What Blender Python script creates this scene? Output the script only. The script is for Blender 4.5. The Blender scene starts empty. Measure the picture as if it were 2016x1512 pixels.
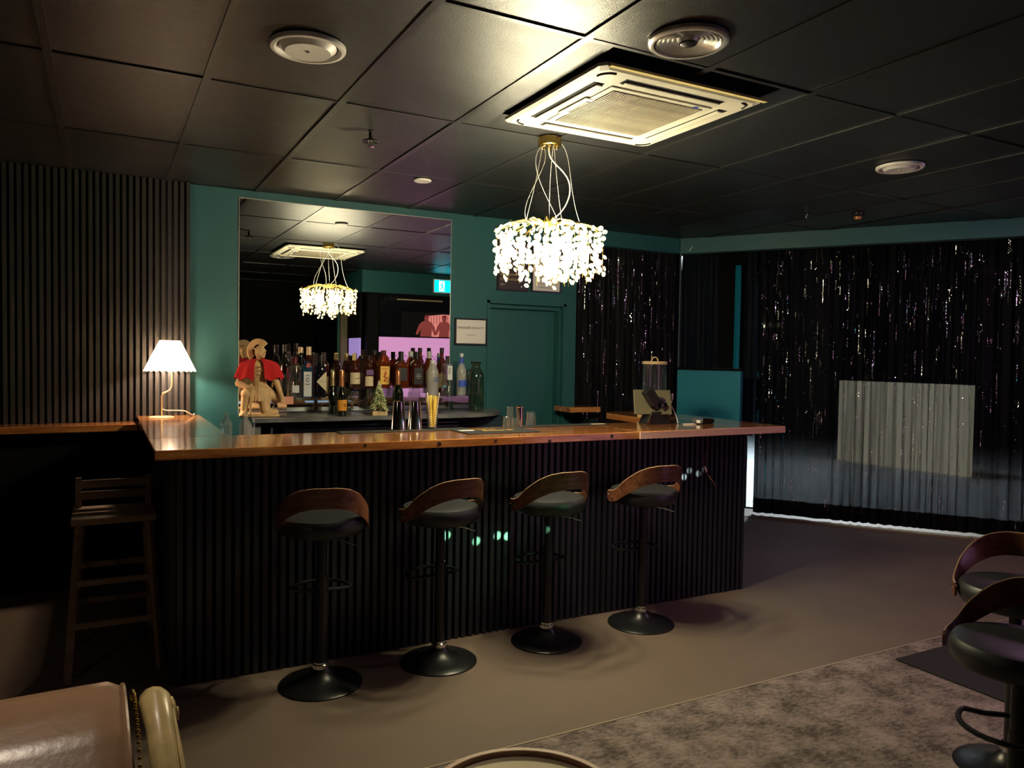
import bpy, bmesh, math, random
from mathutils import Vector, Matrix
random.seed(7)
sc = bpy.context.scene
COL = sc.collection
PI = math.pi
# ------------------------------------------------------------------ camera
H = 1.6
RM = ((0.88199406, 0.00250834, -0.47125385), (-0.47098789, 0.03870171, -0.8812903), (0.01602776, 0.99924766, 0.03531607))
cam = bpy.data.cameras.new('camera'); camo = bpy.data.objects.new('camera', cam); COL.objects.link(camo)
cam.sensor_width = 36; cam.sensor_fit = 'HORIZONTAL'; cam.lens = 36 * 1503 / 2016; cam.clip_start = 0.02
camo.matrix_world = Matrix.Translation((0, 0, H)) @ Matrix(RM).to_4x4()
sc.camera = camo
# ------------------------------------------------------------------ world, colour
w = bpy.data.worlds.new('world'); sc.world = w; w.use_nodes = True
w.node_tree.nodes['Background'].inputs[0].default_value = (0.35, 0.42, 0.6, 1)
w.node_tree.nodes['Background'].inputs[1].default_value = 0.004
vs = sc.view_settings; vs.view_transform = 'Standard'; vs.look = 'None'; vs.exposure = 0; vs.gamma = 1; vs.use_curve_mapping = False
cy = sc.cycles
cy.use_denoising = True; cy.max_bounces = 8; cy.diffuse_bounces = 3; cy.glossy_bounces = 5; cy.transmission_bounces = 6
cy.transparent_max_bounces = 24; cy.sample_clamp_indirect = 14; cy.blur_glossy = 0.3; cy.caustics_refractive = False
# ------------------------------------------------------------------ lights
CH = Vector((2.145, 3.62, 2.17))                 # centre of the chandelier ring
def lamp(name, kind, loc, power, color, size=0.03, **kw):
    l = bpy.data.lights.new(name, kind); l.energy = power; l.color = color
    if kind == 'AREA':
        l.shape = 'RECTANGLE'; l.size = size; l.size_y = kw.pop('size_y', size)
    else: l.shadow_soft_size = size
    o = bpy.data.objects.new(name, l); COL.objects.link(o); o.location = loc
    to = kw.pop('to', None)
    if to is not None: o.rotation_euler = (Vector(to) - Vector(loc)).to_track_quat('-Z', 'Y').to_euler()
    for k, v in kw.items(): setattr(l, k, v)
    return o
WARM = (1.0, 0.90, 0.60)
BULBS = [(CH.x + .20 * math.cos(a), CH.y + .20 * math.sin(a), CH.z + .02) for a in [k * PI / 3 + .3 for k in range(6)]]
for p in BULBS: lamp('chandelier_bulb_light', 'POINT', p, 30, WARM, 0.03)
LAMP = Vector((0.345, 5.70, 1.15))
lamp('table_lamp_light', 'POINT', (LAMP.x + .05, LAMP.y, LAMP.z + .395), 48.0, (1.0, 0.72, 0.50), 0.03)
lamp('side_fill', 'POINT', (-1.6, 1.6, 1.6), 4.0, (1.0, 0.78, 0.58), 0.12)  # unseen fill added to light the old stool and left floor
lamp('seating_fill', 'SPOT', (-.35, 1.80, 2.76), 60, (1.0, 0.84, 0.66), 0.05, to=(-.05, 1.25, 0), spot_size=math.radians(62), spot_blend=.7)  # unseen spot added to brighten the armchair and tray table
lamp('pink_fill', 'AREA', (5.7, 2.6, 2.74), 11, (1.0, 0.52, 0.88), .5, to=(5.3, 3.4, 0))  # unseen pink fill added to tint the right-hand floor
# street light outside the window, exit sign glow
lamp('street_light', 'AREA', (9.4, 7.6, 3.6), 700, (0.80, 0.90, 1.0), 1.2, size_y=1.2, to=(7.6, 6.2, 0))
# laser dots
PROJ = Vector((3.14, 0.90, 1.47))
for (x, z, c, e) in [(1.68, .593, (.35, 1, .5), .055), (1.869, .542, (.35, 1, .5), .04), (2.005, .561, (.35, 1, .5), .045), (2.072, .552, (.35, 1, .5), .055),
                     (3.396, .82, (.9, 1, .85), .035), (3.44, .86, (.9, 1, .85), .015), (3.52, .835, (.9, 1, .85), .018), (3.575, .86, (.9, 1, .85), .008)]:
    lamp('laser_dot', 'SPOT', PROJ, e * 2.6e5, c, .001, to=(x, 3.915, z), spot_size=math.radians(1), spot_blend=1)
lamp('laser_haze', 'SPOT', PROJ, 30, (.05, 1, .25), 0.001, to=(1.9, 3.915, .56), spot_size=math.radians(13), spot_blend=.5)

# ------------------------------------------------------------------ materials
def newmat(name):
    m = bpy.data.materials.new(name); m.use_nodes = True
    nt = m.node_tree; b = nt.nodes['Principled BSDF']
    return m, nt, b
def P(name, col, rough=.5, metal=0, spec=.5, coat=0, emit=None, es=0, bump=0, bscale=200, vary=0, vscale=5):
    m, nt, b = newmat(name)
    b.inputs['Base Color'].default_value = (*col, 1); b.inputs['Roughness'].default_value = rough
    b.inputs['Metallic'].default_value = metal; b.inputs['Specular IOR Level'].default_value = spec
    b.inputs['Coat Weight'].default_value = coat; b.inputs['Coat Roughness'].default_value = .08
    if emit: b.inputs['Emission Color'].default_value = (*emit, 1); b.inputs['Emission Strength'].default_value = es
    N = nt.nodes; L = nt.links
    if bump or vary:
        tc = N.new('ShaderNodeTexCoord')
    if bump:
        n = N.new('ShaderNodeTexNoise'); n.inputs['Scale'].default_value = bscale; n.inputs['Detail'].default_value = 3
        L.new(tc.outputs['Object'], n.inputs['Vector'])
        bu = N.new('ShaderNodeBump'); bu.inputs['Strength'].default_value = bump; bu.inputs['Distance'].default_value = .002
        L.new(n.outputs[0], bu.inputs['Height']); L.new(bu.outputs[0], b.inputs['Normal'])
    if vary:
        n = N.new('ShaderNodeTexNoise'); n.inputs['Scale'].default_value = vscale; n.inputs['Detail'].default_value = 5
        L.new(tc.outputs['Object'], n.inputs['Vector'])
        r = N.new('ShaderNodeMapRange'); r.inputs[1].default_value = .3; r.inputs[2].default_value = .7
        r.inputs[3].default_value = 1 - vary; r.inputs[4].default_value = 1 + vary
        L.new(n.outputs[0], r.inputs[0])
        mx = N.new('ShaderNodeMix'); mx.data_type = 'RGBA'; mx.blend_type = 'MULTIPLY'; mx.inputs[0].default_value = 1
        mx.inputs[6].default_value = (*col, 1); L.new(r.outputs[0], mx.inputs[7]); L.new(mx.outputs[2], b.inputs['Base Color'])
    return m
def wood(name, c1, c2, c3, rough=.3, coat=0, axis=0, scale=1.0, coord='Object'):
    m, nt, b = newmat(name); N = nt.nodes; L = nt.links
    tc = N.new('ShaderNodeTexCoord'); mp = N.new('ShaderNodeMapping')
    s = [9 * scale, 9 * scale, 9 * scale]; s[axis] = .7 * scale; mp.inputs['Scale'].default_value = s
    L.new(tc.outputs[coord], mp.inputs[0])
    n = N.new('ShaderNodeTexNoise'); n.inputs['Scale'].default_value = 1.6; n.inputs['Detail'].default_value = 6; n.inputs['Distortion'].default_value = 1.2
    L.new(mp.outputs[0], n.inputs['Vector'])
    w2 = N.new('ShaderNodeTexNoise'); w2.inputs['Scale'].default_value = 14; w2.inputs['Detail'].default_value = 3
    L.new(mp.outputs[0], w2.inputs['Vector'])
    ad = N.new('ShaderNodeMath'); ad.operation = 'MULTIPLY_ADD'; ad.inputs[1].default_value = .35
    L.new(w2.outputs[0], ad.inputs[0]); L.new(n.outputs[0], ad.inputs[2])
    r = N.new('ShaderNodeValToRGB'); e = r.color_ramp.elements
    e[0].position = .45; e[0].color = (*c1, 1); e[1].position = .9; e[1].color = (*c3, 1)
    k = r.color_ramp.elements.new(.66); k.color = (*c2, 1)
    L.new(ad.outputs[0], r.inputs[0]); L.new(r.outputs[0], b.inputs['Base Color'])
    b.inputs['Roughness'].default_value = rough; b.inputs['Coat Weight'].default_value = coat; b.inputs['Coat Roughness'].default_value = .12
    return m
def glass(name, tint=(1, 1, 1), alpha=.9, rough=.03, body=None):
    """thin glass: tinted see-through sheet with a mirror-like surface"""
    m, nt, b = newmat(name); N = nt.nodes; L = nt.links
    t = N.new('ShaderNodeBsdfTransparent'); t.inputs[0].default_value = (*tint, 1)
    g = N.new('ShaderNodeBsdfGlossy'); g.inputs[1].default_value = rough; g.inputs[0].default_value = (1, 1, 1, 1)
    lw = N.new('ShaderNodeLayerWeight'); lw.inputs[0].default_value = .35
    mr = N.new('ShaderNodeMapRange'); mr.inputs[3].default_value = .16; mr.inputs[4].default_value = .95
    L.new(lw.outputs['Facing'], mr.inputs[0])
    pw = N.new('ShaderNodeMath'); pw.operation = 'POWER'; pw.inputs[1].default_value = 1.6; L.new(mr.outputs[0], pw.inputs[0])
    mx = N.new('ShaderNodeMixShader'); L.new(pw.outputs[0], mx.inputs[0]); L.new(t.outputs[0], mx.inputs[1]); L.new(g.outputs[0], mx.inputs[2])
    last = mx
    if body:
        d = N.new('ShaderNodeBsdfDiffuse'); d.inputs[0].default_value = (*body, 1)
        m2 = N.new('ShaderNodeMixShader'); m2.inputs[0].default_value = 1 - alpha
        L.new(mx.outputs[0], m2.inputs[1]); L.new(d.outputs[0], m2.inputs[2]); last = m2
    L.new(last.outputs[0], N['Material Output'].inputs[0]); N.remove(b)
    return m
M = {}
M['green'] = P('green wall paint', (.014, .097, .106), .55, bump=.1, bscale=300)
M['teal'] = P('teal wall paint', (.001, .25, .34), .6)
M['black_wall'] = P('black paint', (.005, .005, .006), .8, spec=.1)
M['slat'] = P('charcoal slats', (.030, .028, .027), .38, bump=.05)
M['slat_bar'] = P('black slats', (.022, .026, .034), .42, bump=.05)
M['slat_back'] = P('slat backing felt', (.006, .006, .006), .9)
M['tee'] = P('painted ceiling grid', (.016, .015, .014), .38)
M['black'] = P('black plastic', (.012, .012, .013), .35)
M['blackmetal'] = P('black powder coated metal', (.010, .010, .011), .33)
M['leather'] = P('black leather', (.028, .028, .030), .38, bump=.25, bscale=260)
M['chrome'] = P('chrome', (.75, .75, .75), .12, 1)
M['steel'] = P('polished steel', (.72, .68, .66), .13, 1)
M['gold'] = P('gold brass', (.85, .58, .16), .2, 1)
M['white'] = P('white plastic', (.72, .69, .64), .4)
M['acwhite'] = P('air conditioner plastic', (.60, .57, .45), .45, vary=.10, vscale=6)
M['acgrille'] = P('air conditioner grille', (.34, .29, .21), .5, vary=.35, vscale=9)
M['foam'] = P('yellow foam', (.72, .60, .24), .9)
M['darkgap'] = P('dark recess', (.004, .004, .004), .9)
M['paper'] = P('paper', (.75, .72, .70), .6)
M['papergrey'] = P('printed grey', (.22, .2, .2), .6)
M['ink'] = P('ink', (.03, .03, .03), .6)
M['goldink'] = P('gold print', (.50, .37, .16), .6)
M['red'] = P('red felt', (.50, .008, .010), .9, bump=.3, bscale=300)
M['statue'] = P('cast clay', (.62, .40, .19), .65, vary=.18, vscale=14, bump=.2, bscale=90)
M['shelf'] = P('grey laminate', (.14, .14, .145), .32, vary=.35, vscale=9)
M['shade'] = None
M['bronze'] = P('cream metal', (.72, .58, .34), .35, .3)
M['whitecord'] = P('white cord', (.7, .68, .62), .5)
M['tanleather'] = P('brown leather', (.235, .138, .080), .30, bump=.25, bscale=60, vary=.15, vscale=7)
M['gildwood'] = P('aged cream gilt wood', (.48, .36, .16), .33, vary=.25, vscale=20)
M['oldwood'] = wood('weathered wood', (.20, .125, .07), (.30, .20, .12), (.4, .27, .17), .6)
M['bamboo'] = wood('bamboo board', (.52, .36, .18), (.6, .43, .23), (.68, .5, .28), .45)
M['bar'] = wood('varnished bar timber', (.22, .060, .014), (.44, .155, .042), (.70, .33, .10), .14, 1.0, 0)
M['barY'] = wood('varnished bar timber, other way', (.22, .060, .014), (.44, .155, .042), (.70, .33, .10), .14, 1.0, 1)
M['barpale'] = wood('pale bar edge board', (.66, .33, .22), (.78, .45, .32), (.88, .58, .44), .4, .2, 0)
M['walnut'] = wood('walnut veneer', (.07, .022, .010), (.155, .055, .026), (.24, .095, .045), .36, .25, 0, 1.6)
M['walnutedge'] = P('pale plywood edge', (.55, .34, .2), .5)
M['mirror'] = P('mirror', (.86, .88, .87), .0, 1)
M['glass'] = glass('clear glass', (.97, .98, .98), .97, .03, (.45, .47, .48)); M['acrylic'] = glass('clear acrylic', (.96, .97, .98))
M['greenglass'] = glass('green glass', (.50, .60, .50), .90, .06, (.06, .09, .06))
M['darkgreen'] = glass('dark green bottle glass', (.03, .07, .02), .8, .04, (.01, .02, .005))
M['amber'] = glass('amber spirit in glass', (.55, .20, .05), .8, .03, (.30, .075, .015))
M['brown'] = glass('brown spirit in glass', (.30, .09, .04), .78, .03, (.15, .035, .015))
M['blue'] = glass('blue glass', (.25, .5, .65), .75, .03, (.05, .16, .24))
M['frost'] = glass('frosted glass', (.75, .75, .72), .55, .25, (.55, .54, .50))
M['blackglass'] = P('black glass', (.008, .008, .012), .06, coat=1)
M['mat'] = P('black rubber', (.014, .013, .013), .7)
M['rug'] = None
M['beige'] = P('beige upholstery', (.72, .62, .42), .8, bump=.3, bscale=500)
M['bluelabel'] = P('blue print', (.03, .08, .45), .5)
M['creamlabel'] = P('cream label', (.62, .52, .34), .6)
M['tanlabel'] = P('tan label', (.30, .22, .10), .6)
M['silverlabel'] = P('silver label', (.6, .62, .62), .4)
M['orangelabel'] = P('orange label', (.75, .30, .03), .5)
M['yellowlabel'] = P('yellow label', (.75, .45, .07), .5)
M['redprint'] = P('red print', (.45, .03, .02), .5)
M['blacklabel'] = P('black label', (.012, .012, .014), .4)
M['purplelabel'] = P('purple label', (.10, .03, .16), .5)
M['copperfoil'] = P('copper foil', (.75, .33, .14), .28, .8)
M['goldfoil'] = P('gold foil', (.7, .55, .25), .28, .8)
M['darkcap'] = P('dark cap', (.02, .012, .012), .35)
M['redcap'] = P('red cap', (.10, .012, .012), .35)
M['greycap'] = P('pale grey cap', (.45, .45, .42), .4)
M['cork'] = P('cork and gold stopper', (.65, .48, .3), .4, .4)
M['straw'] = P('yellow paper straw', (.85, .62, .08), .6)
M['strawwhite'] = P('white paper straw', (.9, .85, .7), .6)
M['plantgreen'] = P('frosted fir green', (.22, .30, .12), .6)
M['plantgold'] = P('gold tinsel tips', (.75, .68, .42), .35, .3)
M['pinkpaper'] = P('salmon menu card', (.75, .33, .22), .6)
M['concrete'] = P('pale outdoor paving', (.55, .56, .58), .8, vary=.2, vscale=3)
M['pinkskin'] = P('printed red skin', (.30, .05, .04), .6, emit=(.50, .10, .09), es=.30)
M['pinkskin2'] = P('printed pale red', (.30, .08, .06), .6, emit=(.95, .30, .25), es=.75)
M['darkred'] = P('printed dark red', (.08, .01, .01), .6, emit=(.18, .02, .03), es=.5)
M['exitgreen'] = P('lit exit sign green', (0, .3, .3), .5, emit=(.0, .62, .80), es=4)
M['exitwhite'] = P('lit exit sign white', (.5, .6, .6), .5, emit=(.55, 1, 1), es=2.0)
M['bulb'] = P('lit bulb', (1, 1, 1), .5, emit=(1, .9, .65), es=40)
M['bluelit'] = P('blue glow strip', (.3, .5, .8), .4, emit=(.40, .66, 1), es=.85)
M['beigelit'] = P('emissive panel', (.5, .45, .35), .8, emit=(1, .86, .62), es=4.0)
M['purplelit'] = P('backlit lilac film', (.2, .15, .35), .5, emit=(.38, .26, .62), es=.85)
M['screenlit'] = P('terminal screen', (.1, .15, .3), .3, emit=(.22, .36, .75), es=.7)

def m_pink():
    m, nt, b = newmat('backlit pink film with lattice print'); N = nt.nodes; L = nt.links
    tc = N.new('ShaderNodeTexCoord'); sp = N.new('ShaderNodeSeparateXYZ'); L.new(tc.outputs['Object'], sp.inputs[0])
    mp = N.new('ShaderNodeMapping'); mp.inputs['Rotation'].default_value = (0, PI / 4, 0); L.new(tc.outputs['Object'], mp.inputs[0])
    # lattice: distance to grid of diamonds
    s2 = N.new('ShaderNodeSeparateXYZ'); L.new(mp.outputs[0], s2.inputs[0])
    def f(o):
        a = N.new('ShaderNodeMath'); a.operation = 'MULTIPLY'; a.inputs[1].default_value = 20; L.new(o, a.inputs[0])
        q = N.new('ShaderNodeMath'); q.operation = 'FRACT'; L.new(a.outputs[0], q.inputs[0])
        c = N.new('ShaderNodeMath'); c.operation = 'SUBTRACT'; c.inputs[1].default_value = .5; L.new(q.outputs[0], c.inputs[0])
        d = N.new('ShaderNodeMath'); d.operation = 'ABSOLUTE'; L.new(c.outputs[0], d.inputs[0]); return d
    a, c = f(s2.outputs[0]), f(s2.outputs[2])
    mx = N.new('ShaderNodeMath'); mx.operation = 'MAXIMUM'; L.new(a.outputs[0], mx.inputs[0]); L.new(c.outputs[0], mx.inputs[1])
    lt = N.new('ShaderNodeMath'); lt.operation = 'LESS_THAN'; lt.inputs[1].default_value = .3; L.new(mx.outputs[0], lt.inputs[0])
    z1 = N.new('ShaderNodeMath'); z1.operation = 'GREATER_THAN'; z1.inputs[1].default_value = 1.28; L.new(sp.outputs[2], z1.inputs[0])
    z2 = N.new('ShaderNodeMath'); z2.operation = 'LESS_THAN'; z2.inputs[1].default_value = 1.60; L.new(sp.outputs[2], z2.inputs[0])
    k = N.new('ShaderNodeMath'); k.operation = 'MULTIPLY'; L.new(z1.outputs[0], k.inputs[0]); L.new(z2.outputs[0], k.inputs[1])
    k2 = N.new('ShaderNodeMath'); k2.operation = 'MULTIPLY'; L.new(k.outputs[0], k2.inputs[0]); L.new(lt.outputs[0], k2.inputs[1])
    mc = N.new('ShaderNodeMix'); mc.data_type = 'RGBA'; mc.inputs[6].default_value = (.60, .26, .48, 1); mc.inputs[7].default_value = (.22, .09, .22, 1)
    L.new(k2.outputs[0], mc.inputs[0]); L.new(mc.outputs[2], b.inputs['Emission Color']); b.inputs['Emission Strength'].default_value = 1.1
    b.inputs['Base Color'].default_value = (.2, .1, .22, 1)
    return m
M['pink'] = m_pink()
def m_ceiling():
    m, nt, b = newmat('black painted ceiling tile'); N = nt.nodes; L = nt.links
    b.inputs['Base Color'].default_value = (.011, .0115, .012, 1); b.inputs['Specular IOR Level'].default_value = .55
    tc = N.new('ShaderNodeTexCoord')
    n = N.new('ShaderNodeTexNoise'); n.inputs['Scale'].default_value = 150; n.inputs['Detail'].default_value = 4; L.new(tc.outputs['Object'], n.inputs['Vector'])
    bu = N.new('ShaderNodeBump'); bu.inputs['Strength'].default_value = .5; bu.inputs['Distance'].default_value = .002
    L.new(n.outputs[0], bu.inputs['Height']); L.new(bu.outputs[0], b.inputs['Normal'])
    n2 = N.new('ShaderNodeTexNoise'); n2.inputs['Scale'].default_value = 3; n2.inputs['Detail'].default_value = 5
    mp = N.new('ShaderNodeMapping'); mp.inputs['Scale'].default_value = (1, 4, 1); L.new(tc.outputs['Object'], mp.inputs[0]); L.new(mp.outputs[0], n2.inputs['Vector'])
    oi = N.new('ShaderNodeObjectInfo')
    r = N.new('ShaderNodeMapRange'); r.inputs[3].default_value = .30; r.inputs[4].default_value = .42; L.new(n2.outputs[0], r.inputs[0])
    ad = N.new('ShaderNodeMath'); ad.operation = 'MULTIPLY_ADD'; ad.inputs[1].default_value = .10; L.new(oi.outputs['Random'], ad.inputs[0]); L.new(r.outputs[0], ad.inputs[2])
    L.new(ad.outputs[0], b.inputs['Roughness'])
    return m
M['tile'] = m_ceiling()
def m_floor():
    m, nt, b = newmat('brown vinyl floor'); N = nt.nodes; L = nt.links
    tc = N.new('ShaderNodeTexCoord'); n = N.new('ShaderNodeTexNoise'); n.inputs['Scale'].default_value = 1.5; n.inputs['Detail'].default_value = 8
    L.new(tc.outputs['Object'], n.inputs['Vector'])
    r = N.new('ShaderNodeValToRGB'); r.color_ramp.elements[0].position = .3; r.color_ramp.elements[0].color = (.165, .122, .092, 1)
    r.color_ramp.elements[1].position = .75; r.color_ramp.elements[1].color = (.215, .160, .120, 1)
    L.new(n.outputs[0], r.inputs[0]); L.new(r.outputs[0], b.inputs['Base Color']); b.inputs['Roughness'].default_value = .55
    b.inputs['Specular IOR Level'].default_value = .3
    n2 = N.new('ShaderNodeTexNoise'); n2.inputs['Scale'].default_value = 300; L.new(tc.outputs['Object'], n2.inputs['Vector'])
    bu = N.new('ShaderNodeBump'); bu.inputs['Strength'].default_value = .15; bu.inputs['Distance'].default_value = .001
    L.new(n2.outputs[0], bu.inputs['Height']); L.new(bu.outputs[0], b.inputs['Normal'])
    return m
M['floor'] = m_floor()
def m_carpet():
    m, nt, b = newmat('mottled carpet'); N = nt.nodes; L = nt.links
    tc = N.new('ShaderNodeTexCoord'); mp = N.new('ShaderNodeMapping'); mp.inputs['Scale'].default_value = (22, 48, 1); mp.inputs['Rotation'].default_value = (0, 0, .35)
    L.new(tc.outputs['Object'], mp.inputs[0])
    n = N.new('ShaderNodeTexNoise'); n.inputs['Scale'].default_value = 1.2; n.inputs['Detail'].default_value = 7; n.inputs['Roughness'].default_value = .8; n.inputs['Distortion'].default_value = .3
    L.new(mp.outputs[0], n.inputs['Vector'])
    n2 = N.new('ShaderNodeTexNoise'); n2.inputs['Scale'].default_value = 7; n2.inputs['Detail'].default_value = 5; L.new(tc.outputs['Object'], n2.inputs['Vector'])
    ad = N.new('ShaderNodeMath'); ad.operation = 'MULTIPLY_ADD'; ad.inputs[1].default_value = .7; L.new(n2.outputs[0], ad.inputs[0]); L.new(n.outputs[0], ad.inputs[2])
    r = N.new('ShaderNodeValToRGB'); r.color_ramp.elements[0].position = .70; r.color_ramp.elements[0].color = (.095, .074, .064, 1)
    r.color_ramp.elements[1].position = 1.0; r.color_ramp.elements[1].color = (.36, .29, .26, 1)
    L.new(ad.outputs[0], r.inputs[0]); L.new(r.outputs[0], b.inputs['Base Color']); b.inputs['Roughness'].default_value = .95; b.inputs['Specular IOR Level'].default_value = .1
    n3 = N.new('ShaderNodeTexNoise'); n3.inputs['Scale'].default_value = 160; L.new(tc.outputs['Object'], n3.inputs['Vector'])
    bu = N.new('ShaderNodeBump'); bu.inputs['Strength'].default_value = .8; bu.inputs['Distance'].default_value = .004
    L.new(n3.outputs[0], bu.inputs['Height']); L.new(bu.outputs[0], b.inputs['Normal'])
    return m
M['carpet'] = m_carpet()
def m_rug():
    m, nt, b = newmat('dark herringbone mat'); N = nt.nodes; L = nt.links
    tc = N.new('ShaderNodeTexCoord'); wv = N.new('ShaderNodeTexWave'); wv.bands_direction = 'DIAGONAL'; wv.inputs['Scale'].default_value = 18
    L.new(tc.outputs['Object'], wv.inputs['Vector'])
    r = N.new('ShaderNodeValToRGB'); r.color_ramp.elements[0].color = (.012, .010, .011, 1); r.color_ramp.elements[1].color = (.028, .023, .025, 1)
    L.new(wv.outputs[0], r.inputs[0]); L.new(r.outputs[0], b.inputs['Base Color']); b.inputs['Roughness'].default_value = .85
    return m
M['rug'] = m_rug()
def m_curtain(name, sheer, col=(.005, .0055, .008)):
    m, nt, b = newmat(name); N = nt.nodes; L = nt.links
    b.inputs['Base Color'].default_value = (*col, 1); b.inputs['Roughness'].default_value = .6; b.inputs['Specular IOR Level'].default_value = .08
    if sheer:
        tc = N.new('ShaderNodeTexCoord'); n = N.new('ShaderNodeTexNoise'); n.inputs['Scale'].default_value = 400; L.new(tc.outputs['Object'], n.inputs['Vector'])
        t = N.new('ShaderNodeBsdfTransparent'); lw = N.new('ShaderNodeLayerWeight'); lw.inputs[0].default_value = .5
        mr = N.new('ShaderNodeMapRange'); mr.inputs[1].default_value = 0; mr.inputs[2].default_value = .85
        mr.inputs[3].default_value = sheer; mr.inputs[4].default_value = 0; L.new(lw.outputs['Facing'], mr.inputs[0])
        mu = N.new('ShaderNodeMath'); mu.operation = 'MULTIPLY'; L.new(mr.outputs[0], mu.inputs[0])
        r2 = N.new('ShaderNodeMapRange'); r2.inputs[3].default_value = .6; r2.inputs[4].default_value = 1.4; L.new(n.outputs[0], r2.inputs[0]); L.new(r2.outputs[0], mu.inputs[1])
        mx = N.new('ShaderNodeMixShader'); L.new(mu.outputs[0], mx.inputs[0]); L.new(b.outputs[0], mx.inputs[1]); L.new(t.outputs[0], mx.inputs[2])
        L.new(mx.outputs[0], N['Material Output'].inputs[0])
    return m
M['sheer'] = m_curtain('black sheer sequin cloth', .030)
M['drape'] = m_curtain('plain black drape', 0, (.008, .013, .017))
M['hem'] = m_curtain('dense black hem', 0, (.006, .006, .007))
M['sequin'] = P('black sequins', (.95, .95, .95), .15, 1)
def m_shade():
    m, nt, b = newmat('pleated cream shade'); N = nt.nodes; L = nt.links
    t = N.new('ShaderNodeBsdfTranslucent'); t.inputs[0].default_value = (.95, .88, .72, 1)
    d = N.new('ShaderNodeBsdfDiffuse'); d.inputs[0].default_value = (.85, .78, .62, 1)
    mx = N.new('ShaderNodeMixShader'); mx.inputs[0].default_value = .65; L.new(d.outputs[0], mx.inputs[1]); L.new(t.outputs[0], mx.inputs[2])
    tp_ = N.new('ShaderNodeBsdfTransparent'); m3 = N.new('ShaderNodeMixShader'); m3.inputs[0].default_value = .16; L.new(mx.outputs[0], m3.inputs[1]); L.new(tp_.outputs[0], m3.inputs[2])
    L.new(m3.outputs[0], N['Material Output'].inputs[0]); N.remove(b); return m
M['shade'] = m_shade()
def m_crystal():
    m, nt, b = newmat('crystal drop'); N = nt.nodes; L = nt.links
    t = N.new('ShaderNodeBsdfTranslucent'); t.inputs[0].default_value = (1, .95, .74, 1)
    tr = N.new('ShaderNodeBsdfTransparent'); g = N.new('ShaderNodeBsdfGlossy'); g.inputs[1].default_value = .15
    d = N.new('ShaderNodeBsdfDiffuse'); d.inputs[0].default_value = (1, .95, .74, 1)
    a = N.new('ShaderNodeMixShader'); a.inputs[0].default_value = .45; L.new(t.outputs[0], a.inputs[1]); L.new(d.outputs[0], a.inputs[2])
    c = N.new('ShaderNodeMixShader'); c.inputs[0].default_value = .2; L.new(a.outputs[0], c.inputs[1]); L.new(g.outputs[0], c.inputs[2])
    e = N.new('ShaderNodeMixShader'); e.inputs[0].default_value = .66; L.new(c.outputs[0], e.inputs[1]); L.new(tr.outputs[0], e.inputs[2])
    L.new(e.outputs[0], N['Material Output'].inputs[0]); N.remove(b); return m
M['crystal'] = m_crystal()

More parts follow.
